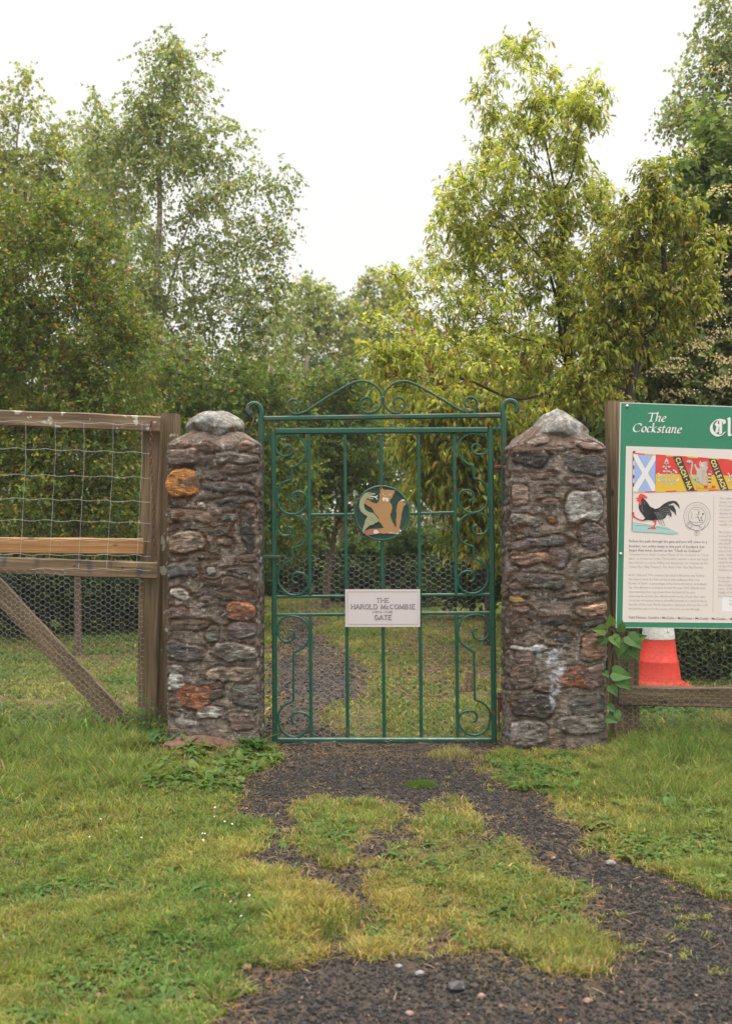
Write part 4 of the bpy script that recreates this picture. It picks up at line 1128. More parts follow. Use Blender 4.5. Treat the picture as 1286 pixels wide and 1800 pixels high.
fl.disc(610 + 650 * .1011, 840 + 290 * .1011, .9, .8, (.02, .01, .01)); fl.disc(610 + 712 * .1011, 840 + 308 * .1011, .9, .7, (.02, .01, .01))
fl.disc(610 + 588 * .1011, 840 + 186 * .1011, 1.2, 1.4, (.06, .015, .01)); fl.disc(610 + 820 * .1011, 840 + 232 * .1011, 1.3, 1.1, (.09, .025, .015))
fl.build('cat_figure', M['disc'], med)
sn = Flat(YC - .002)
snk = [(290, 280), (330, 255), (380, 247), (425, 262), (490, 266), (482, 292), (420, 300), (390, 315), (410, 345), (460, 348), (445, 374), (400, 375), (350, 350), (325, 375), (300, 420), (290, 480), (312, 550), (370, 592), (450, 612), (500, 660), (542, 725), (532, 768), (485, 785), (450, 818), (400, 820), (350, 860), (308, 905), (290, 965), (270, 945), (270, 885),
       (300, 800), (310, 740), (345, 690), (355, 668), (290, 632), (235, 580), (208, 500), (215, 410), (262, 335)]
SG = (.26, .28, .17)
sn.poly(mp2(snk), SG)
s_pts = [P(*q, YC - .002) for q in mp2(snk)]; k_ = len(s_pts)
sn.mb.add(s_pts + [(p[0], YM - .0042, p[2]) for p in s_pts], [(i, (i + 1) % k_, k_ + (i + 1) % k_, k_ + i) for i in range(k_)], SG)
for a, b_ in (((362, 690), (420, 740)), ((420, 740), (480, 775)), ((330, 760), (385, 815)), ((395, 680), (470, 730))): sn.line(mp2([a, b_]), .6, (.16, .13, .08))
sn.line(mp2([(402, 318), (490, 330), (528, 310)]), 1.3, (.8, .78, .76)); sn.line(mp2([(478, 330), (505, 345), (522, 374)]), 1.3, (.8, .78, .76))
sn.disc(610 + 392 * .1011, 840 + 272 * .1011, 1.3, .7, (.03, .03, .02))
sn.build('snake_figure', M['disc'], med)

# name plate
YPl = YG - .022
plt = MB()
a, b_ = P(606.5, 1036, YPl), P(738, 1102, YPl)
plt.plank(((a[0] + b_[0]) / 2, YPl + .002, b_[2]), ((a[0] + b_[0]) / 2, YPl + .002, a[2]), b_[0] - a[0], .004, (0, 1, 0), 0, .1, (.55, .50, .51), 0, .0008)
npm = print_mat('name_plate_white', .35)
npl = plt.build('name_plate', npm, ga)
lt = Flat(YPl - .0006)
INK = (.05, .04, .06)
lt.line([(610.5, 1040.5), (734, 1040.5), (734, 1097.5), (610.5, 1097.5)], .7, (.16, .10, .16), True)
CAP = {'T': (.9, [[(0, 1), (.9, 1)], [(.45, 1), (.45, 0)]]), 'H': (1, [[(.1, 1), (.1, 0)], [(.9, 1), (.9, 0)], [(.1, .52), (.9, .52)]]), 'E': (.85, [[(.1, 1), (.1, 0)], [(.1, 1), (.8, 1)], [(.1, .5), (.6, .5)], [(.1, 0), (.8, 0)]]),
       'A': (1, [[(.05, 0), (.48, 1)], [(.48, 1), (.95, 0)], [(.25, .35), (.75, .35)]]), 'R': (.95, [[(.1, 1), (.1, 0)], [(.1, 1), (.6, 1), (.78, .75), (.6, .5), (.1, .5)], [(.45, .5), (.9, 0)]]),
       'O': (1, [[(.5 + .42 * math.cos(t), .5 + .5 * math.sin(t)) for t in np.linspace(0, 2 * math.pi, 13)]]), 'L': (.85, [[(.1, 1), (.1, 0)], [(.1, 0), (.8, 0)]]),
       'D': (1, [[(.1, 1), (.1, 0)], [(.1, 1), (.55, 1), (.88, .75), (.88, .25), (.55, 0), (.1, 0)]]), 'M': (1.25, [[(.1, 0), (.15, 1)], [(.15, 1), (.6, .1)], [(.6, .1), (1.05, 1)], [(1.05, 1), (1.1, 0)]]),
       'C': (.95, [[(.5 + .42 * math.cos(t), .5 + .5 * math.sin(t)) for t in np.linspace(.9, 2 * math.pi - .9, 10)]]), 'c': (.65, [[(.3 + .27 * math.cos(t), .3 + .3 * math.sin(t)) for t in np.linspace(.9, 2 * math.pi - .9, 9)]]),
       'B': (.9, [[(.1, 1), (.1, 0)], [(.1, 1), (.55, 1), (.72, .75), (.55, .52), (.1, .52)], [(.55, .52), (.82, .27), (.6, 0), (.1, 0)]]), 'I': (.5, [[(.25, 1), (.25, 0)]]),
       'G': (1, [[(.5 + .42 * math.cos(t), .5 + .5 * math.sin(t)) for t in np.linspace(.9, 2 * math.pi - .7, 10)], [(.88, .05), (.88, .45)], [(.6, .45), (1, .45)]]), ' ': (.45, [])}
def caps(txt, cx, ybase, h, width):
    tot = sum(CAP[ch][0] + .14 for ch in txt) - .14
    k = width / tot
    for (dx, dy, wt, colr) in ((.45, .4, 1.5, INK), (-.1, -.1, .55, (.52, .48, .5))):
        x_ = cx - width / 2
        for ch in txt:
            wd_, st = CAP[ch]
            for s_ in st:
                pts = [(x_ + q[0] * k + dx, ybase - q[1] * h + dy) for q in s_]
                lt.line(pts, wt, colr)
                for (p_, q_) in ((s_[0], s_[1]), (s_[-1], s_[-2])):
                    if ch not in 'OCcG' and abs(p_[1] - q_[1]) > .4 and wt > 1:
                        X_, Y_ = x_ + p_[0] * k + dx, ybase - p_[1] * h + dy
                        lt.line([(X_ - .17 * k, Y_), (X_ + .17 * k, Y_)], .8, colr)
            x_ += (wd_ + .14) * k
caps('THE', 672, 1058.5, 7.5, 23)
caps('HAROLD McCOMBIE', 672.5, 1069.8, 7.6, 113)
lt.text('(1896-1968)', 672, 1077.6, 6.2, (.12, .09, .12), 36, 0, 0, 'CENTER')
caps('GATE', 672.5, 1088.5, 7.5, 30)
lt.build('lettering', M['disc'], npl)

# ------------------------------------------------------------------ wire netting
def hexnet(name, x0, x1, y0, y1, Y, parent=None, r=.0007, seed=0, colp=.031, rowp=.0362, inside=None):
    X0, _, Z1 = P(x0, y0, Y); X1, _, Z0 = P(x1, y1, Y)
    mb_v, q = [], []
    e_ = colp * .31
    segs = []
    ncol = int((X1 - X0) / colp); nrow = int((Z1 - Z0) / rowp)
    for i in range(ncol + 1):
        for j in range(nrow + 1):
            cx_ = X0 + i * colp; cz_ = Z0 + j * rowp + (rowp / 2 if i % 2 else 0)
            if cz_ + rowp / 2 > Z1 + .005: continue
            # flat-top cell: right top diagonal, right bottom diagonal, bottom edge
            a_ = (cx_ + e_ , cz_ + rowp / 2); b1 = (cx_ + colp - e_, cz_); c1_ = (cx_ + e_, cz_ - rowp / 2); d1 = (cx_ - e_, cz_ - rowp / 2); a2 = (cx_ - e_, cz_ + rowp / 2)
            segs.append((c1_, d1))
            if i < ncol: segs.append((a_, b1)); segs.append((b1, c1_))
            if cz_ + rowp * 1.5 > Z1 + .005: segs.append((a_, a2))
    if inside: segs = [s_ for s_ in segs if inside(643 + s_[0][0] / Y * F, 900 - (s_[0][1] - CAMH) / Y * F)]
    S_ = np.array(segs)
    def warp(p):
        x_, z_ = p[:, 0], p[:, 1]
        dx = (fbm(x_ * 6, z_ * 6, seed, 3, 2) - .5) * .03; dz = (fbm(x_ * 6, z_ * 6, seed, 44, 2) - .5) * .03
        jx = (fbm(x_ * 60, z_ * 60, seed, 9, 1) - .5) * .006; jz = (fbm(x_ * 60, z_ * 60, seed, 19, 1) - .5) * .006
        dy = (fbm(x_ * 4, z_ * 4, seed, 5, 2) - .5) * .025
        return np.stack([x_ + dx + jx, Y + dy, z_ + dz + jz], 1)
    A_, B_ = warp(S_[:, 0]), warp(S_[:, 1])
    d = B_ - A_; ln = np.linalg.norm(d, axis=1, keepdims=True); d = d / ln
    s1 = np.cross(d, [0, 1, 0]); s1 /= np.linalg.norm(s1, axis=1, keepdims=True); s2 = np.cross(d, s1)
    vs = []
    horiz = (np.abs(d[:, 2:3]) < .3) * .0003 + r
    for base in (A_, B_):
        for k in range(3):
            an = 2 * math.pi * k / 3 + .3
            vs.append(base + (s1 * math.cos(an) + s2 * math.sin(an)) * horiz)
    V = np.stack(vs, 1)
    b_ = np.arange(len(V))[:, None] * 6
    f = np.concatenate([b_ + [k, (k + 1) % 3, 3 + (k + 1) % 3, 3 + k] for k in range(3)])
    return link(name, mesh_np(name, V.reshape(-1, 3), [f], None, None, True), M['wire'], parent)
hexnet('wire_netting', 486, 864, 976, 1299, YG + .028, ga, seed=1)

# ------------------------------------------------------------------ left timber fence gate
YL = 6.88
def c5(u, v, Y=YL): return P(u * .339, 690 + v * .339, Y)
def cpl(a, b_, wpx, thk, Y, mb, **kw):  # plank between two pixel points (centre line)
    mb.plank(P(a[0], a[1], Y), P(b_[0], b_[1], Y), wpx * Y / F, thk, **kw)
tg = empty('timber_gate', (P(120, 1300, YL)[0], YL, 0), 'tall weathered timber field gate with diagonal brace, square wire mesh and chicken wire', 'timber gate')
q = MB(); cpl((-420, 717), (283, 746), 27, .05, YL - .03, q, seed=1); q.build('top_rail', M['wood_lichen'], tg)
q = MB(); cpl((-420, 955), (253, 960.5), 28, .035, YL - .002, q, seed=2, rough=.0015); q.build('middle_rail', M['wood_new'], tg)['label'] = 'fresh orange plank'
q = MB(); cpl((-420, 978), (277, 1003), 29, .045, YL - .045, q, seed=3); q.build('middle_rail', M['wood_stain'], tg)['label'] = 'rail with dark stains'
q = MB(); cpl((269, 735), (259, 1262), 33, .07, YL + .055, q, seed=4); q.build('stile', M['wood'], tg)
q = MB(); cpl((-160, 868), (208, 1262), 34, .045, YL + .02, q, seed=5); q.build('brace', M['wood'], tg)
# square mesh
q = MB()
rs = random.Random(5)
for i, (ut, ub) in enumerate([(-625, -660), (-475, -510), (-325, -355), (-170, -200), (-18, -50), (135, 105), (288, 255), (437, 408), (587, 553), (737, 708)]):
    pts = []
    for k in range(17):
        t = k / 16; v = 155 + t * 760
        um = ut + (ub - ut) * max(0, (t - .25)) / .75 * 1.0
        pts.append(c5(um + rs.uniform(-1.3, 1.3), v, YL - .065 + .006 * math.sin(i + k)))
    q.tube(smooth_path(pts, 2), .0012, 4, caps=False)
for j, (va, vb) in enumerate([(147, 166), (288, 313), (425, 441), (548, 567), (660, 675), (763, 768), (838, 846), (912, 920)]):
    pts = []
    for k in range(60):
        u = -900 + k * (1680 / 59)
        v = va + (vb - va) * (u / 780) + 4 * math.sin(u / 150 * math.pi * 2 + 1) + rs.uniform(-1.5, 1.5)
        pts.append(c5(u, v, YL - .068))
    q.tube(pts, .0014, 4, caps=False)
q.build('square_mesh', M['mesh'], tg, True)
hexnet('chicken_wire', -200, 250, 1003, 1290, YL - .07, tg, seed=4)
# studs
for (u, v, r) in ((388, 897, .008), (635, 905, .008), (715, 910, .006), (310, 785, .004)):
    q = MB(); a = c5(u, v, YL - .068); q.tube([a, (a[0], a[1] - .006, a[2])], [r, r * .6], 10); q.build('nail', M['rust'], tg)
q = MB(); cpl((298, 728), (296, 1300), 34, .14, YL + .16, q, seed=7); po = q.build('fence_post', M['wood_lichen']); tag(po, 'thick square timber post standing between the timber gate and the left pillar', 'post')
# rusty chain
ch = MB()
cpts = smooth_path([(785, 160), (783, 260), (786, 350), (790, 430), (797, 540), (799, 640), (797, 740), (806, 800), (812, 868)], 8)
ln_ = [np.array(c5(u, v, YL - .075)) for u, v in cpts]
acc = [0]
for a, b_ in zip(ln_[:-1], ln_[1:]): acc.append(acc[-1] + float(np.linalg.norm(b_ - a)))
kk = 0; s_ = 0
while s_ < acc[-1]:
    i = max(0, np.searchsorted(acc, s_) - 1); i = min(i, len(ln_) - 2)
    t = (s_ - acc[i]) / max(1e-6, acc[i + 1] - acc[i]); c0 = Vector(ln_[i] + (ln_[i + 1] - ln_[i]) * t)
    d = Vector(ln_[i + 1] - ln_[i]).normalized()
    sd_ = Vector((1, 0, 0)) if kk % 2 else Vector((.25, 1, 0)).normalized()
    ring = [c0 + d * .019 * math.cos(a) + sd_ * .0085 * math.sin(a) for a in np.linspace(0, 2 * math.pi, 11)]
    ch.tube(ring, .0032, 5, caps=False); s_ += .029; kk += 1
tag(ch.build('rusty_chain', M['rust'], None, True), 'rusty brown chain hanging down the timber gate stile', 'chain')

# ------------------------------------------------------------------ right fence and sign
YS = 6.30
YR = 6.62
fp = MB(); cpl((1087, 706), (1097, 1300), 46, .13, YR, fp, seed=11)
tag(fp.build('fence_post', M['wood']), 'square timber post holding the green information board beside the right pillar', 'post')
fp = MB(); cpl((1700, 706), (1700, 1300), 46, .13, YR, fp, seed=12)
tag(fp.build('fence_post', M['wood']), 'square timber post at the far end of the information board', 'post')
rf = empty('low_fence', (P(1280, 1300, YR)[0], YR, 0), 'low timber rail with chicken wire under the information board', 'fence')
q = MB(); cpl((1086, 1222), (1700, 1232), 33, .05, YR - .10, q, seed=13); q.build('rail', M['wood'], rf)
hexnet('chicken_wire', 1080, 1690, 1090, 1296, YR - .135, rf, seed=9)

sg = empty('information_board', P(1300, 1106, YS), 'green and cream information board with heraldic banner, black cockerel and belt crest', 'sign')
BG = (.025, .20, .11)
XR = 1700
bd = MB()
def slab(mb, pts, Y, th, col):
    v = [P(p[0], p[1], Y) for p in pts]; k = len(v)
    v2 = [(p[0], p[1] + th, p[2]) for p in v]
    mb.add(v + v2, [tuple(range(k))[::-1], tuple(range(k, 2 * k))] + [(i, (i + 1) % k, k + (i + 1) % k, k + i) for i in range(k)], col)
slab(bd, [(1089.5, 707), (XR, 729), (XR - 8, 1110), (1081.5, 1103.5)], YS, .012, (.55, .56, .55))
bd.build('board', M['print'], sg)
m, n, b, o = newmat('board_green_print')
tc = N(n, 'ShaderNodeTexCoord'); nz = N(n, 'ShaderNodeTexNoise', Scale=160.0, Detail=2.0); n.links.new(tc.outputs['Object'], nz.inputs[0])
n.links.new(mixc(n, ramp(n, nz.outputs[0], [(.68, 0.0), (.74, .45)]), BG, (.3, .5, .42)), b.inputs['Base Color']); b.inputs['Roughness'].default_value = .35
g0 = Flat(YS - .0008); g0.poly([(1091, 708.6), (XR - 2, 730.5), (XR - 10, 1108.3), (1083, 1102)], BG); g0.build('green_face', m, sg)
pn = Flat(YS - .0016); PW = (.66, .60, .575)
pn.poly([(1099.5, 784), (XR - 14, 803), (XR - 20, 1098.5), (1093, 1093.5)], PW)
pn.poly([(1268, 1048), (1330, 1050), (1330, 1076), (1268, 1074)], (.72, .72, .73))
pn.build('cream_panel', M['print'], sg)

# header lettering with a broad nib
IT = {'T': (1.0, [[(-.05, 1.42), (.02, 1.5), (.95, 1.5), (1.0, 1.38)], [(.48, 1.5), (.42, 0)], [(.2, 0), (.66, 0)]]),
      'h': (.72, [[(-.06, 1.6), (.08, 1.6), (.05, 0)], [(.08, .6), (.3, .95), (.5, .92), (.52, .75), (.47, .1), (.6, .02), (.68, .12)]]),
      'e': (.62, [[(.06, .45), (.4, .58), (.5, .8), (.36, .98), (.15, .85), (.03, .5), (.1, .12), (.3, 0), (.52, .15)]]),
      'C': (1.15, [[(1.05, 1.15), (1.02, 1.45), (.65, 1.52), (.25, 1.3), (.03, .8), (.15, .25), (.5, 0), (.85, .08), (1.02, .32)]]),
      'o': (.7, [[(.33 + .29 * math.cos(t), .5 + .5 * math.sin(t)) for t in np.linspace(0, 2 * math.pi, 13)]]),
      'c': (.58, [[(.5, .85), (.32, 1), (.12, .85), (.03, .5), (.1, .12), (.3, 0), (.5, .14)]]),
      'k': (.72, [[(-.06, 1.6), (.08, 1.6), (.05, 0)], [(.55, .95), (.42, .98), (.1, .5)], [(.18, .52), (.42, .08), (.62, .02)]]),
      's': (.55, [[(.46, .85), (.28, 1), (.1, .85), (.15, .62), (.38, .4), (.4, .15), (.2, 0), (0, .14)]]),
      't': (.48, [[(.2, 1.3), (.1, .2), (.2, 0), (.4, .1)], [(-.05, .98), (.42, .98)]]),
      'a': (.72, [[(.52, .95), (.25, 1), (.06, .7), (.05, .2), (.18, .02), (.4, .25), (.52, .7)], [(.55, 1), (.48, .12), (.6, 0), (.68, .1)]]),
      'n': (.76, [[(-.04, .95), (.1, 1), (.05, 0)], [(.08, .6), (.32, .97), (.52, .92), (.53, .75), (.48, .1), (.6, .0), (.7, .1)]])}
BL = {'C': (1.15, [[(1.0, 1.42), (.75, 1.5), (.42, 1.5), (.1, 1.15), (.0, .7), (.1, .3), (.4, .0), (.75, .0), (1.05, .35)], [(.5, 1.4), (.36, 1.1), (.5, .95), (.42, .4), (.5, .3)], [(.72, 1.5), (.72, .15)], [(.98, 1.42), (1.02, 1.15)]]),
      'l': (.42, [[(.02, 1.7), (.12, 1.55), (.12, .2), (.22, .02), (.36, .14)]]), 'a': (.72, [[(.1, .9), (.3, 1), (.48, .85), (.48, .15), (.62, 0)], [(.48, .55), (.12, .4), (.12, .15), (.28, 0), (.48, .18)]]),
      'c': (.62, [[(.5, .85), (.32, 1), (.1, .8), (.1, .2), (.3, 0), (.52, .15)]]), 'h': (.78, [[(.02, 1.7), (.12, 1.55), (.12, 0)], [(.12, .8), (.38, 1), (.56, .8), (.5, .1), (.3, -.3)]]),
      'n': (.8, [[(.0, .85), (.12, 1), (.12, 0)], [(.12, .8), (.4, 1), (.55, .8), (.55, .15), (.7, 0)]]), 'o': (.75, [[(.12, .8), (.35, 1), (.58, .8), (.58, .2), (.35, 0), (.12, .2), (.12, .8)]]),
      'i': (.4, [[(.0, .85), (.14, 1), (.14, .15), (.28, 0)], [(.1, 1.35), (.2, 1.25)]]), 'e': (.65, [[(.12, .5), (.5, .7), (.3, 1), (.1, .8), (.1, .2), (.3, 0), (.52, .15)]]), ' ': (.5, [])}
hd = Flat(YS - .0014, 1e-5)
WH = (.72, .70, .69)
def script(font, txt, x_, yb, sx, sy, nv, col, slope=.036, shear=.2):
    for ch in txt:
        wd_, st = font[ch]
        for s_ in st:
            pts = smooth_path([(q[0], q[1]) for q in s_], 3) if len(s_) > 2 else s_
            hd.nib([(x_ + q[0] * sx + q[1] * sy * shear, yb - q[1] * sy + slope * (x_ - 1090 + q[0] * sx)) for q in pts], nv, col)
        x_ += (wd_ + .10) * sx
    return x_
script(IT, 'The', 1137.5, 738.5, 12.5, 9.4, (1.25, -.75), WH)
script(IT, 'Cockstane', 1111, 758.2, 12.1, 9.4, (1.25, -.75), WH, .03)
script(BL, 'Clach na Coileach', 1249, 760, 23, 18, (2.5, -1.5), WH, .03, 0)
hd.build('header_lettering', M['print'], sg)

# banner: all coordinates from a 6.914x enlargement of (1100,780)
def s3(pts): return [(1100 + u / 6.914, 780 + v / 6.914) for u, v in pts]
def s4(pts): return [(1100 + u / 6.914, 860 + v / 6.914) for u, v in pts]
bn = Flat(YS - .0030)
RD, YE, NV, BLU, WT, AQ = (.62, .045, .035), (.68, .42, .03), (.03, .035, .06), (.30, .40, .68), (.68, .66, .66), (.30, .52, .55)
def bt(u): return 118 + (u - 80) * .066     # top edge of the flag
def bb(u): return 585 - (u - 80) * .026     # bottom edge
UE = 3000
bn.poly(s3([(80, bt(80)), (UE, bt(UE)), (UE, 400 + .012 * UE), (80, 358)]), RD)
bn.poly(s3([(80, 356), (UE, 400 + .012 * UE), (UE, bb(UE)), (80, bb(80))]), YE)
bn.poly(s3([(80, 122), (357, 138), (352, 580), (76, 582)]), WT)
for t_ in ([(138, 136), (325, 143), (228, 298)], [(100, 200), (190, 355), (97, 500)], [(352, 210), (266, 355), (350, 500)], [(228, 425), (312, 578), (136, 580)]):
    bn.poly(s3(t_), BLU); bn.line(s3(t_), .55, (.05, .2, .55), True)
bn.line(s3([(357, 138), (352, 580)]), .5, (.05, .2, .5))
u = 100; k = 0
while u < UE:
    bn.line(s3([(u, bt(u)), (u + 125, bt(u + 125))]), 2.2, RD if k % 2 == 0 else YE); bn.line(s3([(u, bb(u) + 4), (u + 125, bb(u + 125) + 4)]), 1.9, YE if k % 2 == 0 else RD)
    u += 128; k += 1
bn.line(s3([(80, 110), (78, 360), (76, 640), (68, 1065)]), .9, (.10, .04, .03))
bn.disc(1100 + 94 / 6.914, 780 + 100 / 6.914, 2.4, 1.9, (.10, .04, .03))
for v in (185, 285, 400, 500): bn.disc(1100 + 88 / 6.914, 780 + v / 6.914, 1.3, 3.6, (.22, .07, .04))
def sprig(ox):
    st = [[(485, 240), (488, 330), (495, 400), (478, 480), (462, 535)], [(490, 430), (430, 420), (395, 380)], [(488, 460), (420, 455), (395, 440)], [(492, 400), (545, 370), (600, 350)], [(485, 475), (560, 465), (625, 440)], [(560, 465), (598, 490)]]
    for s_ in st: bn.line(s3([(a + ox, b_) for a, b_ in s_]), .8, AQ)
    for (u, v, a, b_) in ((455, 278, 18, 10), (520, 278, 20, 12), (460, 335, 20, 12), (515, 335, 20, 12), (432, 385, 10, 18), (455, 395, 8, 14), (430, 480, 16, 8), (405, 420, 8, 14), (545, 350, 9, 16), (565, 390, 9, 16), (520, 440, 12, 18), (545, 495, 12, 12), (598, 480, 9, 18), (580, 435, 14, 9), (470, 235, 12, 10), (505, 235, 12, 10), (475, 440, 9, 14)):
        bn.disc(1100 + (u + ox) / 6.914, 780 + v / 6.914, a / 6.914, b_ / 6.914, AQ, 10)
    for (u, v) in ((488, 190), (478, 210), (500, 210), (390, 362), (402, 385), (598, 335), (608, 350), (395, 445), (628, 432), (618, 448), (575, 322), (480, 300)): bn.disc(1100 + (u + ox) / 6.914, 780 + v / 6.914, 1.5, 1.5, WT, 8)
sprig(0); sprig(850)
for (ox, txt, l_) in ((0, 'CLACH-NA', 410), (432, 'COILEACH', 370)):
    a0 = (570 + ox * .99, bt(570 + ox) + 4); 
    bn.poly(s3([(565 + ox, bt(565 + ox) + 2), (668 + ox * .99, bt(668 + ox) + 2), (832 + ox * .96, 568 - ox * .01), (738 + ox * .94, 570 - ox * .02)]), NV)
for (ox, txt) in ((0, 'CLACH-NA'), (428, 'COILEACH')):
    xa, ya, xb, yb_ = 628 + ox, 190 + ox * .06, 775 + ox * .96, 530 + ox * .0
    k = len(txt); L_ = math.hypot(xb - xa, yb_ - ya); ang = math.atan2(yb_ - ya, xb - xa)
    for i, chh in enumerate(txt):
        t = i / (k - 1); cx_, cy_ = 1100 + (xa + (xb - xa) * t) / 6.914, 780 + (ya + (yb_ - ya) * t) / 6.914
        cu = bpy.data.curves.new('t', 'FONT'); cu.body = chh; cu.size = 1; cu.resolution_u = 2; cu.offset = .035
        ob = bpy.data.objects.new('t', cu); me_ = bpy.data.meshes.new_from_object(ob)
        co = np.array([v_.co[:] for v_ in me_.vertices]); co[:, 0] -= (co[:, 0].max() + co[:, 0].min()) / 2; co[:, 1] -= .36
        if chh == '-': co[:, 1] += .12
        s1_, s2_ = 8.2 * (1.15 if chh != 'I' else 1), 11.0
        # letters run down the strip: baseline along the strip direction
        yl = bn.lay(); vs = []
        for c_ in co:
            lx, ly = c_[0] * s1_, c_[1] * s2_
            vs.append(P(cx_ + lx * math.cos(ang) + ly * math.sin(ang), cy_ + lx * math.sin(ang) - ly * math.cos(ang), yl))
        bn.mb.add(vs, [tuple(p.vertices) for p in me_.polygons], (.72, .60, .12))
        bpy.data.meshes.remove(me_); bpy.data.objects.remove(ob); bpy.data.curves.remove(cu)
# cat rampant of the banner
CB, CS = (.50, .42, .38), (.12, .06, .04)
bn.poly(s3([(895, 205), (915, 225), (960, 215), (988, 222), (985, 260), (990, 300), (970, 340), (985, 380), (955, 420), (975, 470), (985, 505), (930, 505), (890, 470), (880, 430), (850, 380), (855, 340), (820, 260), (835, 240), (860, 290), (895, 300), (880, 250)]), CB)
for i in range(9): bn.line(s3([(955 - i * 4, 320 + i * 21), (935 - i * 2, 322 + i * 21), (915 + i * 2, 335 + i * 20)]), .6, (.28, .13, .08))
for v in (228, 245, 262): bn.line(s3([(965, v), (985, v + 4)]), .5, CS)
bn.disc(1100 + 925 / 6.914, 780 + 258 / 6.914, 2.6, 3.2, (.62, .58, .55), 12); bn.disc(1100 + 918 / 6.914, 780 + 252 / 6.914, .5, .5, CS, 6); bn.disc(1100 + 940 / 6.914, 780 + 250 / 6.914, .5, .5, CS, 6)
bn.line(s3([(1018, 330), (1010, 380), (1005, 430), (1012, 500)]), 5.2, (.55, .48, .42))
for v in (345, 390, 430, 470): bn.line(s3([(1012, v - 10), (1010, v + 10)]), 5.4, CS)
bn.line(smooth_path(s3([(742, 222), (770, 212), (800, 228), (795, 280), (785, 330), (795, 390), (840, 440), (890, 450), (895, 410), (860, 395), (840, 430), (845, 500)]), 4), 2.4, AQ)
bn.disc(1100 + 762 / 6.914, 780 + 214 / 6.914, 4.5, 2.6, AQ, 12)
for i in range(5): bn.line(s3([(850 + i * 46, 524), (896 + i * 46, 524)]), 4.2, (RD if i % 2 == 0 else YE) if i != 0 else (.6, .35, .1))
bn.build('banner', M['print'], sg)

# cockerel
ck = Flat(YS - .0030)
BK = (.018, .018, .022); CR = (.66, .05, .035)
ck.poly(s4([(82, 400), (140, 408), (260, 430), (400, 455), (500, 468), (560, 500), (632, 535), (560, 552), (400, 535), (250, 525), (80, 515)]), (.33, .52, .52))
ck.line(s4([(110, 440), (240, 445), (420, 470), (520, 490)]), .6, (.06, .16, .18)); ck.line(s4([(82, 402), (260, 432), (500, 468), (632, 535), (400, 535), (80, 515)]), .4, (.08, .16, .16))
ck.poly(s4([(195, 95), (230, 130), (262, 170), (290, 210), (350, 240), (400, 225), (450, 180), (510, 148), (570, 138), (610, 150), (640, 190), (650, 245), (620, 200), (575, 165), (500, 195), (570, 195), (600, 250), (605, 325), (580, 280), (530, 250), (550, 300), (545, 340), (500, 300), (470, 350),
              (430, 370), (370, 372), (300, 380), (240, 370), (200, 310), (170, 270), (150, 230), (150, 180)]), BK)
for (a, b_, c_) in (((350, 250), (400, 350), (440, 445)), ((370, 250), (430, 350), (468, 445)), ((330, 260), (380, 370), (412, 430))): ck.line(s4([a, b_, c_]), .7, BK)
for i in range(5): ck.line(smooth_path(s4([(390 + i * 10, 260 + i * 18), (450 + i * 8, 225 + i * 22), (510 + i * 6, 225 + i * 25), (548 - i * 8, 262 + i * 20)]), 3), .35, (.35, .36, .4))
for i in range(4): ck.line(s4([(340 + i * 14, 275), (375 + i * 18, 330), (400 + i * 18, 400)]), .35, (.4, .4, .43))
ck.line(s4([(195, 200), (185, 235), (205, 270)]), .5, (.3, .3, .34)); ck.line(s4([(215, 150), (222, 185)]), .5, (.3, .3, .34))
ck.poly(s4([(150, 75), (170, 55), (205, 60), (240, 80), (258, 100), (240, 115), (210, 100), (190, 95), (180, 130), (182, 190), (160, 190), (148, 150), (118, 140), (140, 130), (112, 108), (145, 100)]), CR)
ck.poly(s4([(240, 345), (185, 385), (215, 385), (235, 375), (250, 385)]), BK)
for s_ in ([(205, 382), (150, 368), (100, 340), (80, 290)], [(85, 320), (95, 350)], [(355, 380), (355, 410), (330, 460), (290, 475), (262, 478)], [(325, 462), (358, 480)], [(300, 465), (330, 485)], [(66, 292), (95, 285)]): ck.line(s4(s_), 2.3, CR)
ck.poly(s4([(310, 378), (372, 376), (362, 400), (340, 400)]), CR)
ck.build('cockerel_drawing', M['print'], sg)
# belt crest
cr = Flat(YS - .0030)
G2 = (.16, .15, .21)
ccx, ccy = 1100 + 857 / 6.914, 860 + 330 / 6.914
circ = lambda r_, n_=40: [(ccx + r_ * math.cos(2 * math.pi * k / n_), ccy + r_ * 1.07 * math.sin(2 * math.pi * k / n_)) for k in range(n_)]
cr.line(circ(23.2), .55, G2, True); cr.line(circ(15.2), .55, G2, True)
for k in range(34):
    a = 2.4 + k * (2 * math.pi - 1.7) / 34
    cr.line([(ccx + 17.6 * math.cos(a), ccy + 18.8 * math.sin(a)), (ccx + 20.4 * math.cos(a), ccy + 21.8 * math.sin(a))], .45, (.38, .36, .42))
for s_ in ([(770, 385), (715, 445), (765, 490), (825, 430), (770, 385)], [(765, 415), (740, 445), (768, 468), (795, 435), (765, 415)], [(790, 480), (850, 505), (925, 492), (935, 478), (960, 420)], [(885, 430), (885, 480)], [(820, 430), (880, 440), (930, 485)], [(770, 395), (850, 405), (940, 400)],
           [(835, 510), (825, 545), (855, 562), (885, 545), (880, 510), (835, 510)], [(855, 520), (855, 545)], [(840, 530), (870, 530)], [(830, 430), (850, 450), (870, 430)],
           [(790, 270), (800, 310), (780, 350), (810, 365)], [(820, 250), (870, 245), (890, 275), (870, 310), (840, 300)], [(830, 345), (870, 335), (880, 370), (910, 380)], [(880, 260), (870, 330), (890, 385)]): cr.line(s4(s_), .55, G2)
for (u, v, r_) in ((930, 300, 1.6), (915, 335, .9), (912, 360, .9), (920, 380, .9), (868, 335, .9), (890, 378, 1.0), (880, 290, .8), (905, 345, .8)): cr.disc(1100 + u / 6.914, 860 + v / 6.914, r_, r_, (.03, .03, .05), 8)
cr.build('belt_crest', M['print'], sg)
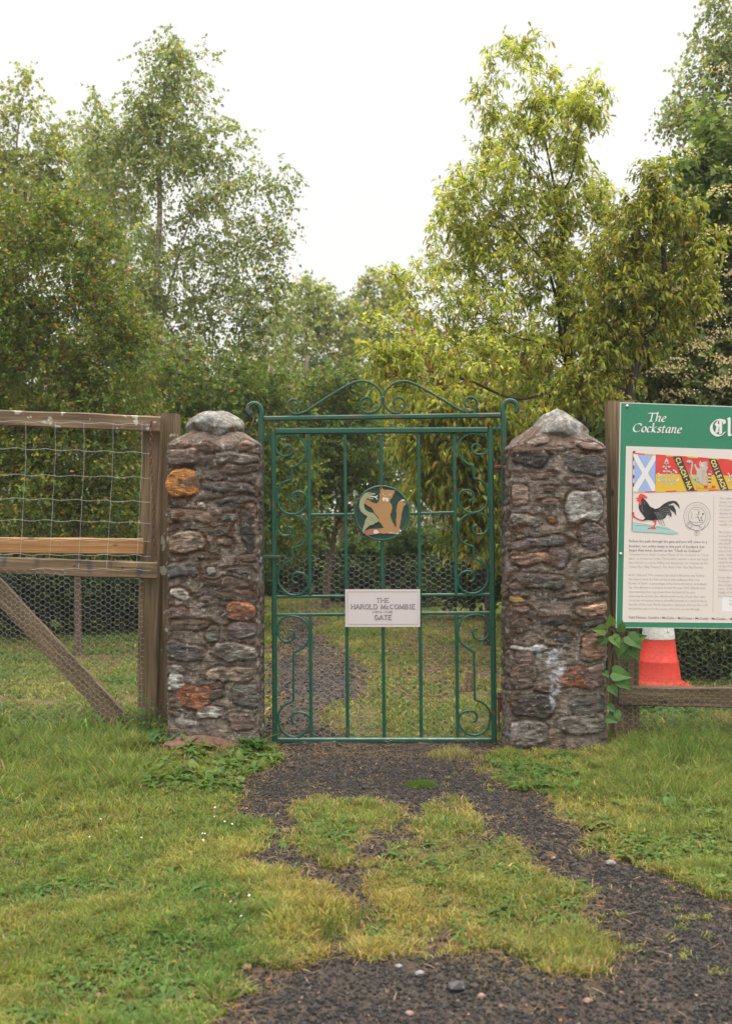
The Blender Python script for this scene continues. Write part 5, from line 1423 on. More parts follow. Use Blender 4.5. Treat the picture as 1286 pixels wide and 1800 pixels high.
# text columns
tx = Flat(YS - .0024)
def ln(i_v): return 930 + i_v * .1555
bold = ['Follow the path through the gate and you will come to a', 'boulder, not unlike many in this part of Scotland, but', 'larger than most, known as the "Clach na Coileach"']
for t_, v, wv in zip(bold, (148, 204, 250), (880, 850, 815)): tx.text(t_, 1105.3 - v * .002, ln(v), 6.4, (.22, .19, .26), wv * .1555, .012, .012)
l2 = [('Translated from Gaelic it means "Stone of the Cockerel" or "Cock-', 296, 905), ('stane" as it is known today. The boulder remains a silent but stead-', 342, 900), ('fast witness to a most chilling and dissolutely act of justice by Mc-', 388, 900), ('Comie Mor ("Big Tommy"), 7th Chief of the Clan MacThomas', 436, 840),
      ('In the 16th and 17th centuries the land in Glenshee was held by', 528, 855), ('the charter from the Earls of Atholl who collected their rent', 576, 800), ('by way of "kain" - a percentage of the livestock held at each dwell-', 622, 880), ("ing. One afternoon in August around the year 1635, Atholl's men", 668, 865),
      ('were working their way down from the head of the glen', 718, 750), ('collecting the annual kain. About a mile north of here they came', 766, 870), ('across an old widow living in dreadful poverty in a small bothy by', 814, 890), ('the side of the road. All she had were eight hens and one fine cock', 860, 895), ('and and this was to be the source of food to see her through.', 908, 810)]
for t_, v, wv in l2: tx.text(t_, 1105 - v * .0015, ln(v), 5.8, (.42, .35, .33), wv * .1555, 0, .012)
tx.text('Sept Names: Combie \u2022 McColm \u2022 McComas \u2022 McComb \u2022 McCombe \u2022 McCombie', 1104, ln(1008), 6.0, (.2, .15, .16), 205, .012, .018)
tx.line([(1253.6, 872), (1252, 1076)], .5, (.45, .3, .25))
colr_ = ['The infamous raid', 'Some a mile away', 'McComie, the new', 'chieftain who had', 'dismissed them all', 'released the hens', 'times - and then a', 'terrible silence', '', 'McComie then had', 'moved the widow', 'remaining hens to', 'the shrill cock', 'for the widow who', 'moved from there', 'ours, with one', 'fourth. With a leap', 'ping his men they', 'escaped. It crowed', 'defiance and pride', '', 'From that day the', 'Coileach and all', 'this location was', 'parts of the glen', 'death of the clan', 'MacThomas chief']
for i, t_ in enumerate(colr_):
    if t_: tx.text(t_, 1263.5 - i * .1, 877.5 + i * 6.62, 5.8, (.42, .36, .35), None, 0, .012)
tx.text('For more', 1281, 1057, 5, (.3, .3, .32)); tx.text('about the', 1281, 1063, 5, (.3, .3, .32))
tx.build('panel_text', M['print'], sg)
bm_, n, b, o = newmat('bolt_metal'); b.inputs['Base Color'].default_value = (.5, .5, .5, 1); b.inputs['Metallic'].default_value = .7; b.inputs['Roughness'].default_value = .35
for (px, py) in ((1101.5, 714), (1090, 974), (1690, 736), (1684, 990)):
    q = MB(); a = P(px, py, YS); q.tube([(a[0], YS, a[2]), (a[0], YS - .004, a[2]), (a[0], YS - .008, a[2])], [.0105, .010, .005], 12); q.build('bolt', bm_, sg, True)

# ------------------------------------------------------------------ traffic cone behind the fence
YCo = 8.7
cn = empty('traffic_cone', P(1156, 1200, YCo)[:2] + (0.02,), 'orange traffic cone with white band standing behind the low fence under the board', 'traffic cone')
cxo = P(1156, 0, YCo)[0]
def lathe(prof, cx_, cy_, z0, name, mat, par, n_=32):
    vs, fs = [], []
    for (r_, z_) in prof:
        for k in range(n_): a = 2 * math.pi * k / n_; vs.append((cx_ + r_ * math.cos(a), cy_ + r_ * math.sin(a), z0 + z_))
    for i in range(len(prof) - 1):
        for k in range(n_): k2 = (k + 1) % n_; fs.append((i * n_ + k, i * n_ + k2, (i + 1) * n_ + k2, (i + 1) * n_ + k))
    mb = MB(); mb.add(vs, fs); return mb.build(name, mat, par, True)
og = paint_mat('cone_orange', (.44, .021, .007), .6, 0); wt = paint_mat('cone_white', (.6, .6, .58), .5, .04, (.35, .33, .28))
lathe([(.215, .0), (.215, .035), (.19, .045), (.178, .06), (.158, .20), (.157, .21), (.15, .215), (.128, .385)], cxo, YCo, .0, 'lower_cone', og, cn)
lathe([(.130, .385), (.131, .39), (.10, .63), (.099, .635)], cxo, YCo, 0, 'white_band', wt, cn)
lathe([(.098, .635), (.055, .96), (.045, .98), (.02, .99)], cxo, YCo, 0, 'upper_cone', og, cn)
q = MB()
vsq = [(cxo + a, YCo + b_, z_) for z_ in (0, .03) for a, b_ in ((-.215, -.215), (.215, -.215), (.215, .215), (-.215, .215))]
q.add(vsq, [(3, 2, 1, 0), (4, 5, 6, 7), (0, 1, 5, 4), (1, 2, 6, 5), (2, 3, 7, 6), (3, 0, 4, 7)]); q.build('base', og, cn)

# ------------------------------------------------------------------ trees
def unit(a): return a / np.maximum(1e-9, np.linalg.norm(a, axis=-1, keepdims=True))

def leaf_geo(p, d, nrm, Ln, Wd, col, style='oval', droop=.4):
    n_ = len(p)
    s_ = unit(np.cross(d, nrm)); nn = unit(np.cross(s_, d))
    Ln = Ln[:, None]; Wd = Wd[:, None]
    if style == 'oval':
        v = np.stack([p, p + d * Ln * .45 + s_ * Wd * .5 + nn * Wd * .14, p + d * Ln - nn * Ln * .08, p + d * Ln * .45 - s_ * Wd * .5 + nn * Wd * .14], 1)
        b_ = np.arange(n_)[:, None] * 4
        return v.reshape(-1, 3), [np.concatenate([b_ + [0, 1, 2], b_ + [0, 2, 3]])], np.repeat(col, 4, 0)
    dn = np.array([0, 0, -1.0])
    d1 = unit(d + dn * droop * .5); d2 = unit(d1 + dn * droop)
    a = p + d * Ln * .33; b2 = a + d1 * Ln * .34; t = b2 + d2 * Ln * .33
    v = np.stack([p, a + s_ * Wd * .5, a - s_ * Wd * .5, b2 + s_ * Wd * .42, b2 - s_ * Wd * .42, t], 1)
    b_ = np.arange(n_)[:, None] * 6
    return v.reshape(-1, 3), [np.concatenate([b_ + [0, 1, 2], b_ + [3, 5, 4]]), b_ + [1, 3, 4, 2]], np.repeat(col, 6, 0)

class Foliage:
    def __init__(s): s.v = []; s.f = []; s.c = []; s.n = 0
    def add(s, g):
        v, fs, c = g
        s.v.append(v); s.c.append(c)
        for f in fs: s.f.append(f + s.n)
        s.n += len(v)
    def build(s, name, mat, par=None):
        fd = {}
        for f in s.f: fd.setdefault(f.shape[1], []).append(f)
        return link(name, mesh_np(name, np.concatenate(s.v), [np.concatenate(x) for x in fd.values()], np.concatenate(s.c)), mat, par)

def spray(fo, base, out, k, m, sub, L_, W_, cols, style, droop, spread=.9, up=.2, hang=.3, tw=None, jit=.3):
    """k sub-twigs at each base point, m leaves on each"""
    n_ = len(base)
    B_ = np.repeat(base, k, 0); O_ = np.repeat(out, k, 0)
    d = unit(O_ * .6 + RNG.normal(0, spread, B_.shape) + np.array([0, 0, up]))
    ln_ = sub * RNG.uniform(.5, 1.25, (len(B_), 1))
    B_ = B_ + RNG.normal(0, sub * .22, B_.shape)
    t = (np.arange(m) + .6) / m
    sag = np.array([0, 0, -1.0]) * hang
    pts = B_[:, None, :] + d[:, None, :] * ln_[:, None, :] * t[None, :, None] + sag * ln_[:, None, :] * (t ** 2)[None, :, None]
    if tw is not None:
        tip = B_ + d * ln_ + sag * ln_; mid = B_ + d * ln_ * .5 + sag * ln_ * .25
        s_ = unit(np.cross(d, RNG.normal(0, 1, d.shape))) * tw
        V = np.stack([B_ - s_, B_ + s_, mid - s_ * .7, mid + s_ * .7, tip], 1); b_ = np.arange(len(V))[:, None] * 5
        fo.twigs.append((V.reshape(-1, 3), b_))
    p = pts.reshape(-1, 3); N_ = len(p)
    D = np.repeat(d, m, 0)
    side = unit(np.cross(D, RNG.normal(0, 1, D.shape)))
    ld = unit(D * .5 + side * .9 + np.array([0, 0, -1.0]) * droop + RNG.normal(0, jit, D.shape))
    nr = unit(RNG.normal(0, .55, D.shape) + np.array([0, 0, 1.0]))
    Ln = L_ * RNG.uniform(.55, 1.2, N_)
    pick = RNG.random(N_); acc_, c = 0, np.zeros((N_, 3))
    cl = np.repeat(RNG.uniform(.8, 1.2, (n_, 1)), k * m, 0)
    for (w_, cc) in cols:
        m_ = (pick >= acc_) & (pick < acc_ + w_); c[m_] = cc; acc_ += w_
    c[pick >= acc_] = cols[-1][1]
    c = c * RNG.uniform(.7, 1.3, (N_, 1)) * cl
    fo.add(leaf_geo(p, ld, nr, Ln, Ln * W_, c, style, droop + .3))

def tree(name, label, cat, Y, base_px, trunk, limbs, blobs, ntw, k, m, sub, L_, W_, cols, bark, r0, style='oval', droop=.3, hang=.3, up=.2, group=None, tw=.0012,
         lmat='leaf', depth=1.0, blossom=None, rtip=.0035, thin=.0, extra=None, shell=.55, Yspread=None, jit=.3):
    S = F / Y
    bx_ = (base_px - 643) / S
    root = empty(name, (bx_, Y, 0), label, cat, group)
    gz0 = float(gz(bx_, Y)) - .05
    pts = [(bx_, Y, gz0)] + [P(a, b_, Y + (c_[0] if c_ else 0)) for a, b_, *c_ in trunk]
    nodes = []; par = []; 
    def add_path(pp, p0):
        last = p0; ids = []
        for q_ in pp: nodes.append(np.array(q_, float)); par.append(last); last = len(nodes) - 1; ids.append(last)
        return ids
    tp = smooth_path(pts, 6); add_path(tp, -1)
    for lm in limbs:
        lp_ = [np.array(P(a, b_, Y + (c_[0] if c_ else 0))) for a, b_, *c_ in lm]
        nd = np.array(nodes); i0 = int(np.argmin(np.linalg.norm(nd - lp_[0], axis=1)))
        add_path(smooth_path([nodes[i0]] + lp_[1:], 5)[1:], i0)
    # targets
    w_ = np.array([b_[2] * b_[3] * (b_[5] if len(b_) > 5 else 1) for b_ in blobs], float); w_ /= w_.sum()
    T, O = [], []
    for i in RNG.choice(len(blobs), ntw, p=w_):
        bb_ = blobs[i]; cx_, cy_, rx, ry = bb_[:4]; dy = bb_[4] if len(bb_) > 4 else 0
        d = unit(RNG.normal(0, 1, 3)); rr = RNG.uniform(shell ** 3, 1) ** (1 / 3)
        c0 = np.array(P(cx_, cy_, Y + dy))
        o_ = d * np.array([rx / S, (rx + ry) / 2 / S * depth, ry / S])
        T.append(c0 + o_ * rr); O.append(unit(o_))
    T, O = np.array(T), np.array(O)
    T[:, 2] = np.maximum(T[:, 2], .12)
    nd0 = np.array(nodes)
    order = np.argsort(np.array([np.min(np.linalg.norm(nd0 - t, axis=1)) for t in T]))
    NB = np.zeros((len(nodes) + len(T) * 5, 3)); NB[:len(nodes)] = nd0; cnt = len(nodes)
    for i in order:
        t = T[i]
        dd = NB[:cnt] - t; ds_ = np.linalg.norm(dd, axis=1)
        cost = ds_ + np.maximum(0, dd[:, 2]) * .8 + np.where(np.arange(cnt) < 4, .8, 0)
        j = int(np.argmin(cost))
        a = NB[j]; Ld = ds_[j]
        kk_ = 2 if Ld < .35 else (3 if Ld < .9 else 4)
        mid = (a + t) / 2 + np.array([0, 0, Ld * RNG.uniform(-.02, .16)]) + RNG.normal(0, Ld * .06, 3)
        last = j
        for q_ in range(1, kk_ + 1):
            s_ = q_ / kk_
            p = (1 - s_) ** 2 * a + 2 * s_ * (1 - s_) * mid + s_ ** 2 * t
            NB[cnt] = p; nodes.append(p); par.append(last); last = cnt; cnt += 1
    par = np.array(par); nn_ = len(nodes); nodes_ = NB[:nn_]
    kids = np.zeros(nn_); leafc = np.zeros(nn_)
    haschild = np.zeros(nn_, bool); haschild[par[par >= 0]] = True
    leafc[~haschild] = 1
    for i in range(nn_ - 1, 0, -1):
        if par[i] >= 0: leafc[par[i]] += leafc[i]
    rad = np.maximum(rtip, r0 * (leafc / leafc[0]) ** .70)
    rad[:2] *= 1.25
    # chains
    used = np.zeros(nn_, bool); mb = MB()
    children = {}
    for i in range(1, nn_):
        if par[i] >= 0: children.setdefault(par[i], []).append(i)
    stack = [(0, -1)]
    while stack:
        i, p_ = stack.pop()
        ch_ = [] if p_ < 0 else [p_]
        rr_ = [] if p_ < 0 else [min(rad[p_], rad[i] * 1.15)]
        cur = i
        while True:
            ch_.append(cur); rr_.append(rad[cur])
            cs = children.get(cur, [])
            if not cs: break
            cs = sorted(cs, key=lambda z_: -leafc[z_])
            for c_ in cs[1:]: stack.append((c_, cur))
            cur = cs[0]
        if len(ch_) > 1:
            mr = max(rr_)
            mb.tube([nodes_[z_] for z_ in ch_], rr_, 8 if mr > .03 else (5 if mr > .01 else 3), caps=False)
    fo = Foliage(); fo.twigs = []
    spray(fo, T, O, k, m, sub, L_, W_, cols, style, droop, up=up, hang=hang, tw=tw, jit=jit)
    if extra: extra(fo, T, O)
    for V, b_ in fo.twigs:
        s0 = mb.n; mb.v.append(V); mb.c.append(np.ones((len(V), 3))); mb.lc.append(V)
        mb.f.setdefault(4, []).extend((b_ + [0, 1, 3, 2] + s0).tolist()); mb.f.setdefault(3, []).extend((b_ + [2, 3, 4] + s0).tolist()); mb.n += len(V)
    mb.build('trunk', M[bark], root, True)
    fo.build('crown', M[lmat], root)
    if blossom:
        bo = Foliage(); n_b, colb, rb = blossom
        idx = np.argsort(T[:, 1] + RNG.uniform(0, .9, len(T)) + 9.0 * ((T[:, 2] > 3.9) & (RNG.random(len(T)) < .8)))[:n_b]
        base = T[idx] + O[idx] * np.array([.22, .1, .22]) + np.array([0, -.36, .06])
        kf = 26
        P_ = np.repeat(base, kf, 0) + RNG.normal(0, 1, (len(base) * kf, 3)) * np.array([rb, rb, rb * .35])
        d = unit(RNG.normal(0, 1, P_.shape) + np.array([0, 0, .6]))
        bo.add(leaf_geo(P_, d, unit(RNG.normal(0, 1, P_.shape)), np.full(len(P_), .022), np.full(len(P_), .02), np.array(colb) * RNG.uniform(.7, 1.15, (len(P_), 1))))
        bo.build('blossom', M[lmat], root)
    return root

BIR = [(.5, (.16, .22, .095)), (.3, (.24, .29, .14)), (.15, (.34, .34, .10)), (.05, (.34, .22, .08))]
BIRF = [(.5, (.15, .20, .06)), (.3, (.22, .25, .08)), (.2, (.32, .28, .08))]
GRN = [(.5, (.07, .12, .025)), (.34, (.10, .155, .03)), (.12, (.19, .19, .03)), (.04, (.26, .15, .03))]
NEAR = [(.52, (.085, .14, .026)), (.28, (.14, .19, .032)), (.155, (.24, .21, .035)), (.045, (.34, .17, .03))]
LIME = [(.45, (.29, .34, .055)), (.3, (.42, .43, .10)), (.19, (.13, .19, .035)), (.06, (.40, .26, .10))]
OLV = [(.45, (.20, .235, .033)), (.3, (.30, .30, .045)), (.19, (.10, .14, .025)), (.06, (.36, .20, .045))]
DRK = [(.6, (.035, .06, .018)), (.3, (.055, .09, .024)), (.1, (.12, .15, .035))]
HAW = [(.45, (.095, .15, .045)), (.3, (.15, .21, .07)), (.25, (.26, .31, .13))]

tree('birch_tree', 'tallest slender birch left of centre with pale brown trunk and airy pointed crown', 'birch', 14, 268, [(274, 800), (278, 600), (276, 480), (281, 380), (280, 250), (292, 150), (299, 62)],
     [[(278, 600), (300, 500), (330, 400, -.3), (370, 300, -.5)], [(278, 480), (320, 420, .3), (360, 350, .6), (440, 325, .8)], [(275, 620), (225, 480, .2), (200, 350, .3), (175, 230, .4)], [(278, 520), (232, 400, -.3), (225, 300, -.4)]],
     [(300, 75, 22, 30), (300, 120, 48, 40), (345, 110, 45, 28, 0, .5), (275, 165, 42, 50), (325, 190, 78, 55), (285, 245, 80, 60), (370, 255, 60, 45), (230, 300, 60, 60), (340, 320, 90, 60), (425, 240, 40, 18, 0, .7), (440, 335, 55, 32), (480, 310, 30, 20), (470, 400, 40, 30), (380, 400, 80, 55), (225, 400, 55, 70),
      (320, 490, 80, 60), (420, 470, 75, 55), (180, 260, 40, 45), (160, 190, 20, 28, 0, .6), (200, 230, 40, 30), (380, 560, 110, 60), (280, 590, 100, 60), (470, 540, 55, 50), (340, 650, 150, 60), (210, 520, 70, 60), (460, 640, 60, 45), (300, 740, 160, 60)],
     620, 7, 8, .30, .058, .78, BIR, 'bark_birch', .085, droop=.8, hang=.5, up=0, rtip=.003)
tree('birch_tree', 'hazy birch at the far left edge behind the bushy tree', 'birch', 19, 10, [(15, 600), (25, 400), (30, 250), (45, 150)], [], [(45, 160, 30, 30), (20, 190, 40, 35), (30, 250, 70, 50), (70, 310, 80, 60), (20, 350, 90, 80), (120, 300, 60, 45), (130, 240, 50, 35), (110, 400, 90, 80), (-60, 300, 80, 120)],
     300, 7, 8, .36, .075, .78, BIRF, 'bark_birch', .08, droop=.7, hang=.4, lmat='leaf_soft')
tree('birch_tree', 'slim birch stem between the bushy tree and the tallest birch', 'birch', 16, 215, [(218, 700), (215, 500), (200, 350), (188, 230)], [], [(190, 235, 35, 40), (200, 310, 55, 55), (175, 370, 60, 60), (210, 440, 70, 70), (200, 540, 80, 70), (240, 620, 90, 70)],
     220, 7, 8, .32, .065, .78, BIR, 'bark_birch', .06, droop=.7, hang=.4)
tree('bushy_tree', 'dense round leafy tree with orange tipped leaves behind the timber gate', 'tree', 10.4, 138, [(136, 950), (125, 800), (100, 650), (80, 560), (60, 420)],
     [[(130, 880), (170, 740, .2), (190, 620, .2)], [(130, 880), (40, 740, .3), (0, 600, .3)], [(120, 780), (135, 620, .4), (130, 500, .5)]],
     [(60, 390, 60, 50), (130, 410, 70, 60), (10, 450, 60, 60), (80, 490, 110, 70), (190, 500, 55, 60), (0, 570, 90, 80), (130, 590, 120, 70), (220, 620, 50, 70), (60, 680, 130, 70), (180, 710, 90, 60), (0, 780, 100, 80), (120, 800, 120, 70), (210, 810, 60, 60), (60, 880, 140, 60), (-90, 600, 90, 160), (170, 900, 90, 50)],
     1000, 7, 8, .26, .05, .6, NEAR, 'bark_mid', .034, droop=.4, hang=.15, up=.2, depth=.8)
tree('birch_tree', 'pale distant birch seen above the left half of the gate crest', 'birch', 28, 540, [(540, 800), (538, 650), (540, 520)], [], [(540, 510, 30, 30), (560, 540, 45, 35), (520, 570, 50, 40), (560, 610, 75, 50), (510, 650, 70, 50), (590, 680, 60, 50), (540, 740, 110, 60), (600, 560, 30, 25)],
     330, 6, 8, .5, .11, .78, BIRF, 'bark_birch', .09, droop=.6, hang=.4, lmat='leaf_soft', tw=.002)
tree('birch_tree', 'pale distant birch seen above the right half of the gate crest', 'birch', 31, 655, [(655, 800), (660, 650), (655, 520)], [], [(650, 520, 28, 30), (680, 500, 35, 30), (640, 570, 45, 40), (690, 570, 50, 50), (650, 640, 70, 50), (720, 640, 60, 50), (660, 720, 110, 60)],
     300, 6, 8, .55, .12, .78, BIRF, 'bark_birch', .09, droop=.6, hang=.4, lmat='leaf_soft', tw=.002)
tree('lime_green_tree', 'open tree with drooping lime green leaves and dark forking limbs rising behind the right pillar', 'tree', 9.5, 1045, [(1040, 900), (1022, 740), (1008, 665), (990, 600), (984, 475), (988, 400), (978, 350), (958, 250), (938, 150), (930, 110)],
     [[(985, 590), (963, 475, -.2), (923, 425, -.3), (873, 370, -.4), (828, 325, -.4)], [(980, 352), (1003, 310, -.2), (1015, 250, -.3), (1022, 200, -.3)], [(988, 425), (1010, 385, .2), (1030, 350, .3), (1060, 320, .3)], [(978, 345), (945, 310, .3), (915, 270, .4), (880, 200, .5), (870, 130, .5)],
      [(985, 520), (930, 500, .4), (860, 480, .6), (800, 440, .6)], [(1008, 665), (960, 610, -.3), (900, 590, -.5), (850, 560, -.6), (790, 575, -.7)], [(990, 600), (1040, 560, -.3), (1085, 520, -.4)], [(1008, 665), (960, 690, -.3), (900, 700, -.5), (820, 668, -.6), (740, 650, -.7)]],
     [(885, 105, 35, 35, .5), (915, 90, 30, 25, .2), (950, 160, 35, 40), (860, 165, 30, 50, .5), (960, 205, 50, 40), (1035, 185, 42, 38, -.3), (1010, 225, 40, 40, -.3), (870, 235, 40, 50, .4), (925, 240, 50, 50), (985, 290, 55, 45), (815, 305, 38, 40, -.3), (880, 320, 65, 50), (1010, 350, 60, 50), (1065, 320, 30, 35, .3), (790, 375, 40, 45, -.2),
      (850, 400, 75, 55), (940, 390, 80, 60), (1030, 420, 60, 50), (800, 450, 60, 50), (890, 480, 90, 55), (985, 490, 80, 55), (760, 530, 55, 45, -.5), (850, 560, 100, 50, -.4), (950, 570, 100, 55), (720, 500, 40, 35, -.5), (700, 600, 55, 40, -.8), (790, 640, 100, 40, -.8), (900, 650, 100, 45, -.3), (1040, 520, 70, 50), (1060, 600, 70, 60), (980, 660, 80, 40), (690, 660, 60, 35, -.8)],
     640, 7, 7, .15, .070, .29, LIME, 'bark_dark', .055, style='long', droop=.4, hang=.18, up=.3, rtip=.0028, tw=.0013, depth=.9, jit=.4, shell=.2)
tree('yellowing_tree', 'smaller tree with drooping yellow green leaves between lime green tree and flowering tree', 'tree', 8.8, 1105, [(1100, 900), (1105, 700), (1135, 600), (1165, 500), (1160, 380), (1155, 320)],
     [[(1108, 690), (1085, 600, -.3), (1060, 560, -.4)], [(1150, 540), (1200, 470, -.3), (1230, 400, -.3)], [(1120, 640), (1085, 560, .3), (1090, 460, .3)]],
     [(1150, 320, 30, 40), (1170, 370, 50, 45), (1120, 390, 45, 45), (1090, 440, 50, 50), (1170, 450, 65, 50), (1230, 430, 35, 40), (1110, 510, 75, 45), (1190, 520, 55, 35), (1080, 580, 60, 45), (1140, 580, 60, 35), (1060, 660, 45, 40), (1020, 690, 50, 30)],
     300, 7, 7, .14, .07, .28, OLV, 'bark_dark', .045, style='long', droop=.45, hang=.2, tw=.0013, depth=.7, group=None)
tree('flowering_tree', 'dark broad leaved tree with cream flower clusters behind the information board', 'tree', 10.2, 1262, [(1258, 900), (1255, 700), (1265, 560), (1270, 400), (1268, 300)],
     [[(1256, 740), (1190, 650, -.4), (1140, 600, -.5)], [(1258, 640), (1310, 520, -.3), (1330, 420)], [(1262, 560), (1220, 470, -.2), (1200, 400)]],
     [(1262, 240, 45, 45), (1225, 310, 45, 45), (1280, 330, 60, 60), (1225, 390, 60, 55), (1290, 430, 70, 70), (1190, 470, 60, 50), (1250, 520, 80, 60), (1170, 560, 70, 50), (1280, 610, 80, 60), (1200, 640, 90, 55), (1130, 640, 60, 45), (1160, 700, 100, 45), (1270, 700, 100, 50), (1110, 720, 60, 40), (1360, 500, 80, 160)],
     640, 5, 7, .24, .10, .62, HAW, 'bark_dark', .08, droop=.2, hang=.1, up=.5, blossom=(150, (.66, .54, .42), .055), depth=.8)
tree('birch_tree', 'tall birch leaning into the top right corner of the view', 'birch', 13, 1330, [(1325, 700), (1315, 400), (1300, 200), (1290, 60), (1285, -20)], [[(1305, 280), (1250, 220, -.2), (1200, 190, -.3)]],
     [(1285, 10, 35, 35), (1270, 70, 40, 40), (1300, 120, 60, 50), (1245, 140, 45, 35), (1210, 200, 40, 28), (1180, 215, 30, 20, 0, .7), (1260, 210, 60, 45), (1310, 240, 60, 60), (1240, 260, 50, 35), (1380, 150, 70, 120)],
     260, 7, 8, .28, .055, .78, BIR, 'bark_birch', .08, droop=.7, hang=.4)

# trees and shrubs that close the view behind gate and fences
tree('understorey_tree', 'shaded leafy tree behind the left pillar and left edge of the gate', 'tree', 12.6, 365, [(370, 950), (368, 850), (380, 720)], [[(368, 900), (420, 800, -.4), (460, 700, -.5)], [(368, 880), (320, 800, .3), (300, 700, .3)]],
     [(320, 690, 70, 50), (400, 690, 70, 50), (470, 690, 50, 45), (360, 770, 100, 60), (460, 780, 70, 60), (300, 820, 80, 60), (400, 860, 100, 60), (500, 860, 60, 70), (330, 930, 100, 50), (470, 940, 80, 50), (260, 900, 60, 60)],
     520, 6, 8, .28, .065, .62, GRN, 'bark_mid', .05, droop=.4, hang=.2)
tree('understorey_tree', 'leaning brown stemmed tree in the dark wood behind the left half of the gate', 'tree', 15.5, 570, [(585, 950), (600, 900), (612, 820), (600, 720)], [[(585, 960), (560, 880, .3), (530, 800, .3)]],
     [(520, 730, 60, 50), (600, 730, 70, 50), (560, 800, 90, 55), (640, 800, 70, 55), (520, 880, 70, 50), (660, 880, 60, 50), (600, 690, 60, 40)],
     300, 6, 8, .34, .085, .62, GRN, 'bark_mid', .05, droop=.4, hang=.2)
tree('yellow_leaved_tree', 'yellow green hanging foliage seen through the right half of the gate', 'tree', 11.2, 860, [(858, 950), (845, 850), (830, 760), (800, 690)], [[(850, 880), (800, 800, -.3), (750, 760, -.5)], [(850, 860), (880, 780, .2), (900, 700, .3)]],
     [(780, 730, 60, 40), (850, 740, 60, 45), (740, 770, 50, 35), (800, 800, 70, 45), (860, 820, 45, 50), (760, 850, 45, 35), (830, 880, 50, 45), (870, 940, 35, 45), (720, 700, 50, 30), (820, 950, 40, 30), (900, 720, 50, 50)],
     420, 5, 7, .2, .095, .30, OLV, 'bark_dark', .05, style='long', droop=.8, hang=.4)
tree('rusty_leaved_shrub', 'orange tinted shrub glimpsed behind the lower limbs of the lime green tree', 'shrub', 13, 905, [(900, 850), (895, 720), (885, 650)], [], [(870, 640, 60, 35), (820, 670, 60, 35), (900, 690, 70, 40), (860, 730, 90, 40), (930, 640, 40, 40), (760, 600, 50, 40), (740, 660, 60, 40)],
     230, 5, 7, .28, .09, .4, [(.4, (.17, .11, .02)), (.3, (.28, .12, .03)), (.3, (.10, .10, .02))], 'bark_mid', .05, droop=.5, hang=.3)
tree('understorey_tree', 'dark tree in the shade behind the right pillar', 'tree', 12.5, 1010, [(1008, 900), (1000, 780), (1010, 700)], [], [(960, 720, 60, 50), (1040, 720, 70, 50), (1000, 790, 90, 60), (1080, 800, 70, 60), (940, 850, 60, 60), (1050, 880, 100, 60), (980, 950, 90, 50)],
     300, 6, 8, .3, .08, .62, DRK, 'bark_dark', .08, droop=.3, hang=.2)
tree('understorey_tree', 'dense shaded tree filling the space behind the bushy tree at far left', 'tree', 14.5, 30, [(30, 900), (28, 750), (35, 600)], [],
     [(30, 560, 80, 60), (-40, 620, 80, 70), (60, 650, 100, 70), (150, 680, 90, 70), (10, 740, 110, 70), (110, 790, 110, 70), (220, 780, 70, 70), (20, 850, 120, 70), (160, 880, 110, 60), (280, 650, 60, 50)],
     420, 6, 8, .32, .085, .62, GRN, 'bark_dark', .05, droop=.4, hang=.2)
def shrub(label, Y, px, pyc, rx, ry, n_, L_, cols, W_=.55, name='shrub', **kw):
    S = F / Y
    tree(name, label, 'shrub', Y, px, [(px, pyc + ry * .3), (px + 4, pyc - ry * .4)], [], [(px, pyc, rx, ry), (px - rx * .5, pyc + ry * .35, rx * .6, ry * .6), (px + rx * .5, pyc + ry * .3, rx * .6, ry * .65), (px - rx * .1, pyc - ry * .5, rx * .45, ry * .4)],
         n_, 6, 7, .22, L_, W_, cols, 'bark_dark', .03, droop=.2, hang=.2, up=.3, **kw)
BR_ = [(.6, (.045, .085, .02)), (.3, (.065, .12, .03)), (.1, (.14, .14, .03))]
shrub('low bright green bush just right of the path end, seen through the netting', 17, 640, 1000, 60, 45, 150, .09, BR_)
shrub('low green bush behind the netting in the middle of the gate', 16, 735, 990, 60, 55, 170, .09, BR_)
shrub('ferny green bush low behind the right side of the gate', 14, 830, 990, 70, 60, 220, .085, BR_)
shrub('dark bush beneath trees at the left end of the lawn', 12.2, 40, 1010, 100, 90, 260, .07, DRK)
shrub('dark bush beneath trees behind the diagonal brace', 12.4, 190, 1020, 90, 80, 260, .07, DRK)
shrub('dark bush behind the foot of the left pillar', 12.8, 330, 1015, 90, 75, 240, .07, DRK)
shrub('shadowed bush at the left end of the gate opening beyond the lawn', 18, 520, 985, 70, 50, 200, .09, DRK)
shrub('bramble bush behind the right pillar near the board', 9.3, 1010, 1080, 70, 90, 220, .06, DRK)
shrub('leafy bramble tangle behind the cone under the board', 9.6, 1140, 1120, 70, 70, 300, .055, BR_)
shrub('leafy bramble tangle at right edge under the board', 9.2, 1260, 1130, 80, 80, 340, .055, BR_)
shrub('leafy bramble tangle beyond the right edge of view', 9.4, 1420, 1110, 100, 90, 300, .055, DRK)

mudr = rock_mat('red_brown_earth', (.06, .028, .018), (.15, .075, .05), .85, 30)
_mx, _my = gpt(352, 1312)
tag(boulder('earth_mound', (_mx, 6.24, .0), .27, .12, .10, 31, 4, .35, None, mudr, freq=2.5), 'bare reddish brown earth heaped against the foot of the left pillar', 'earth mound')
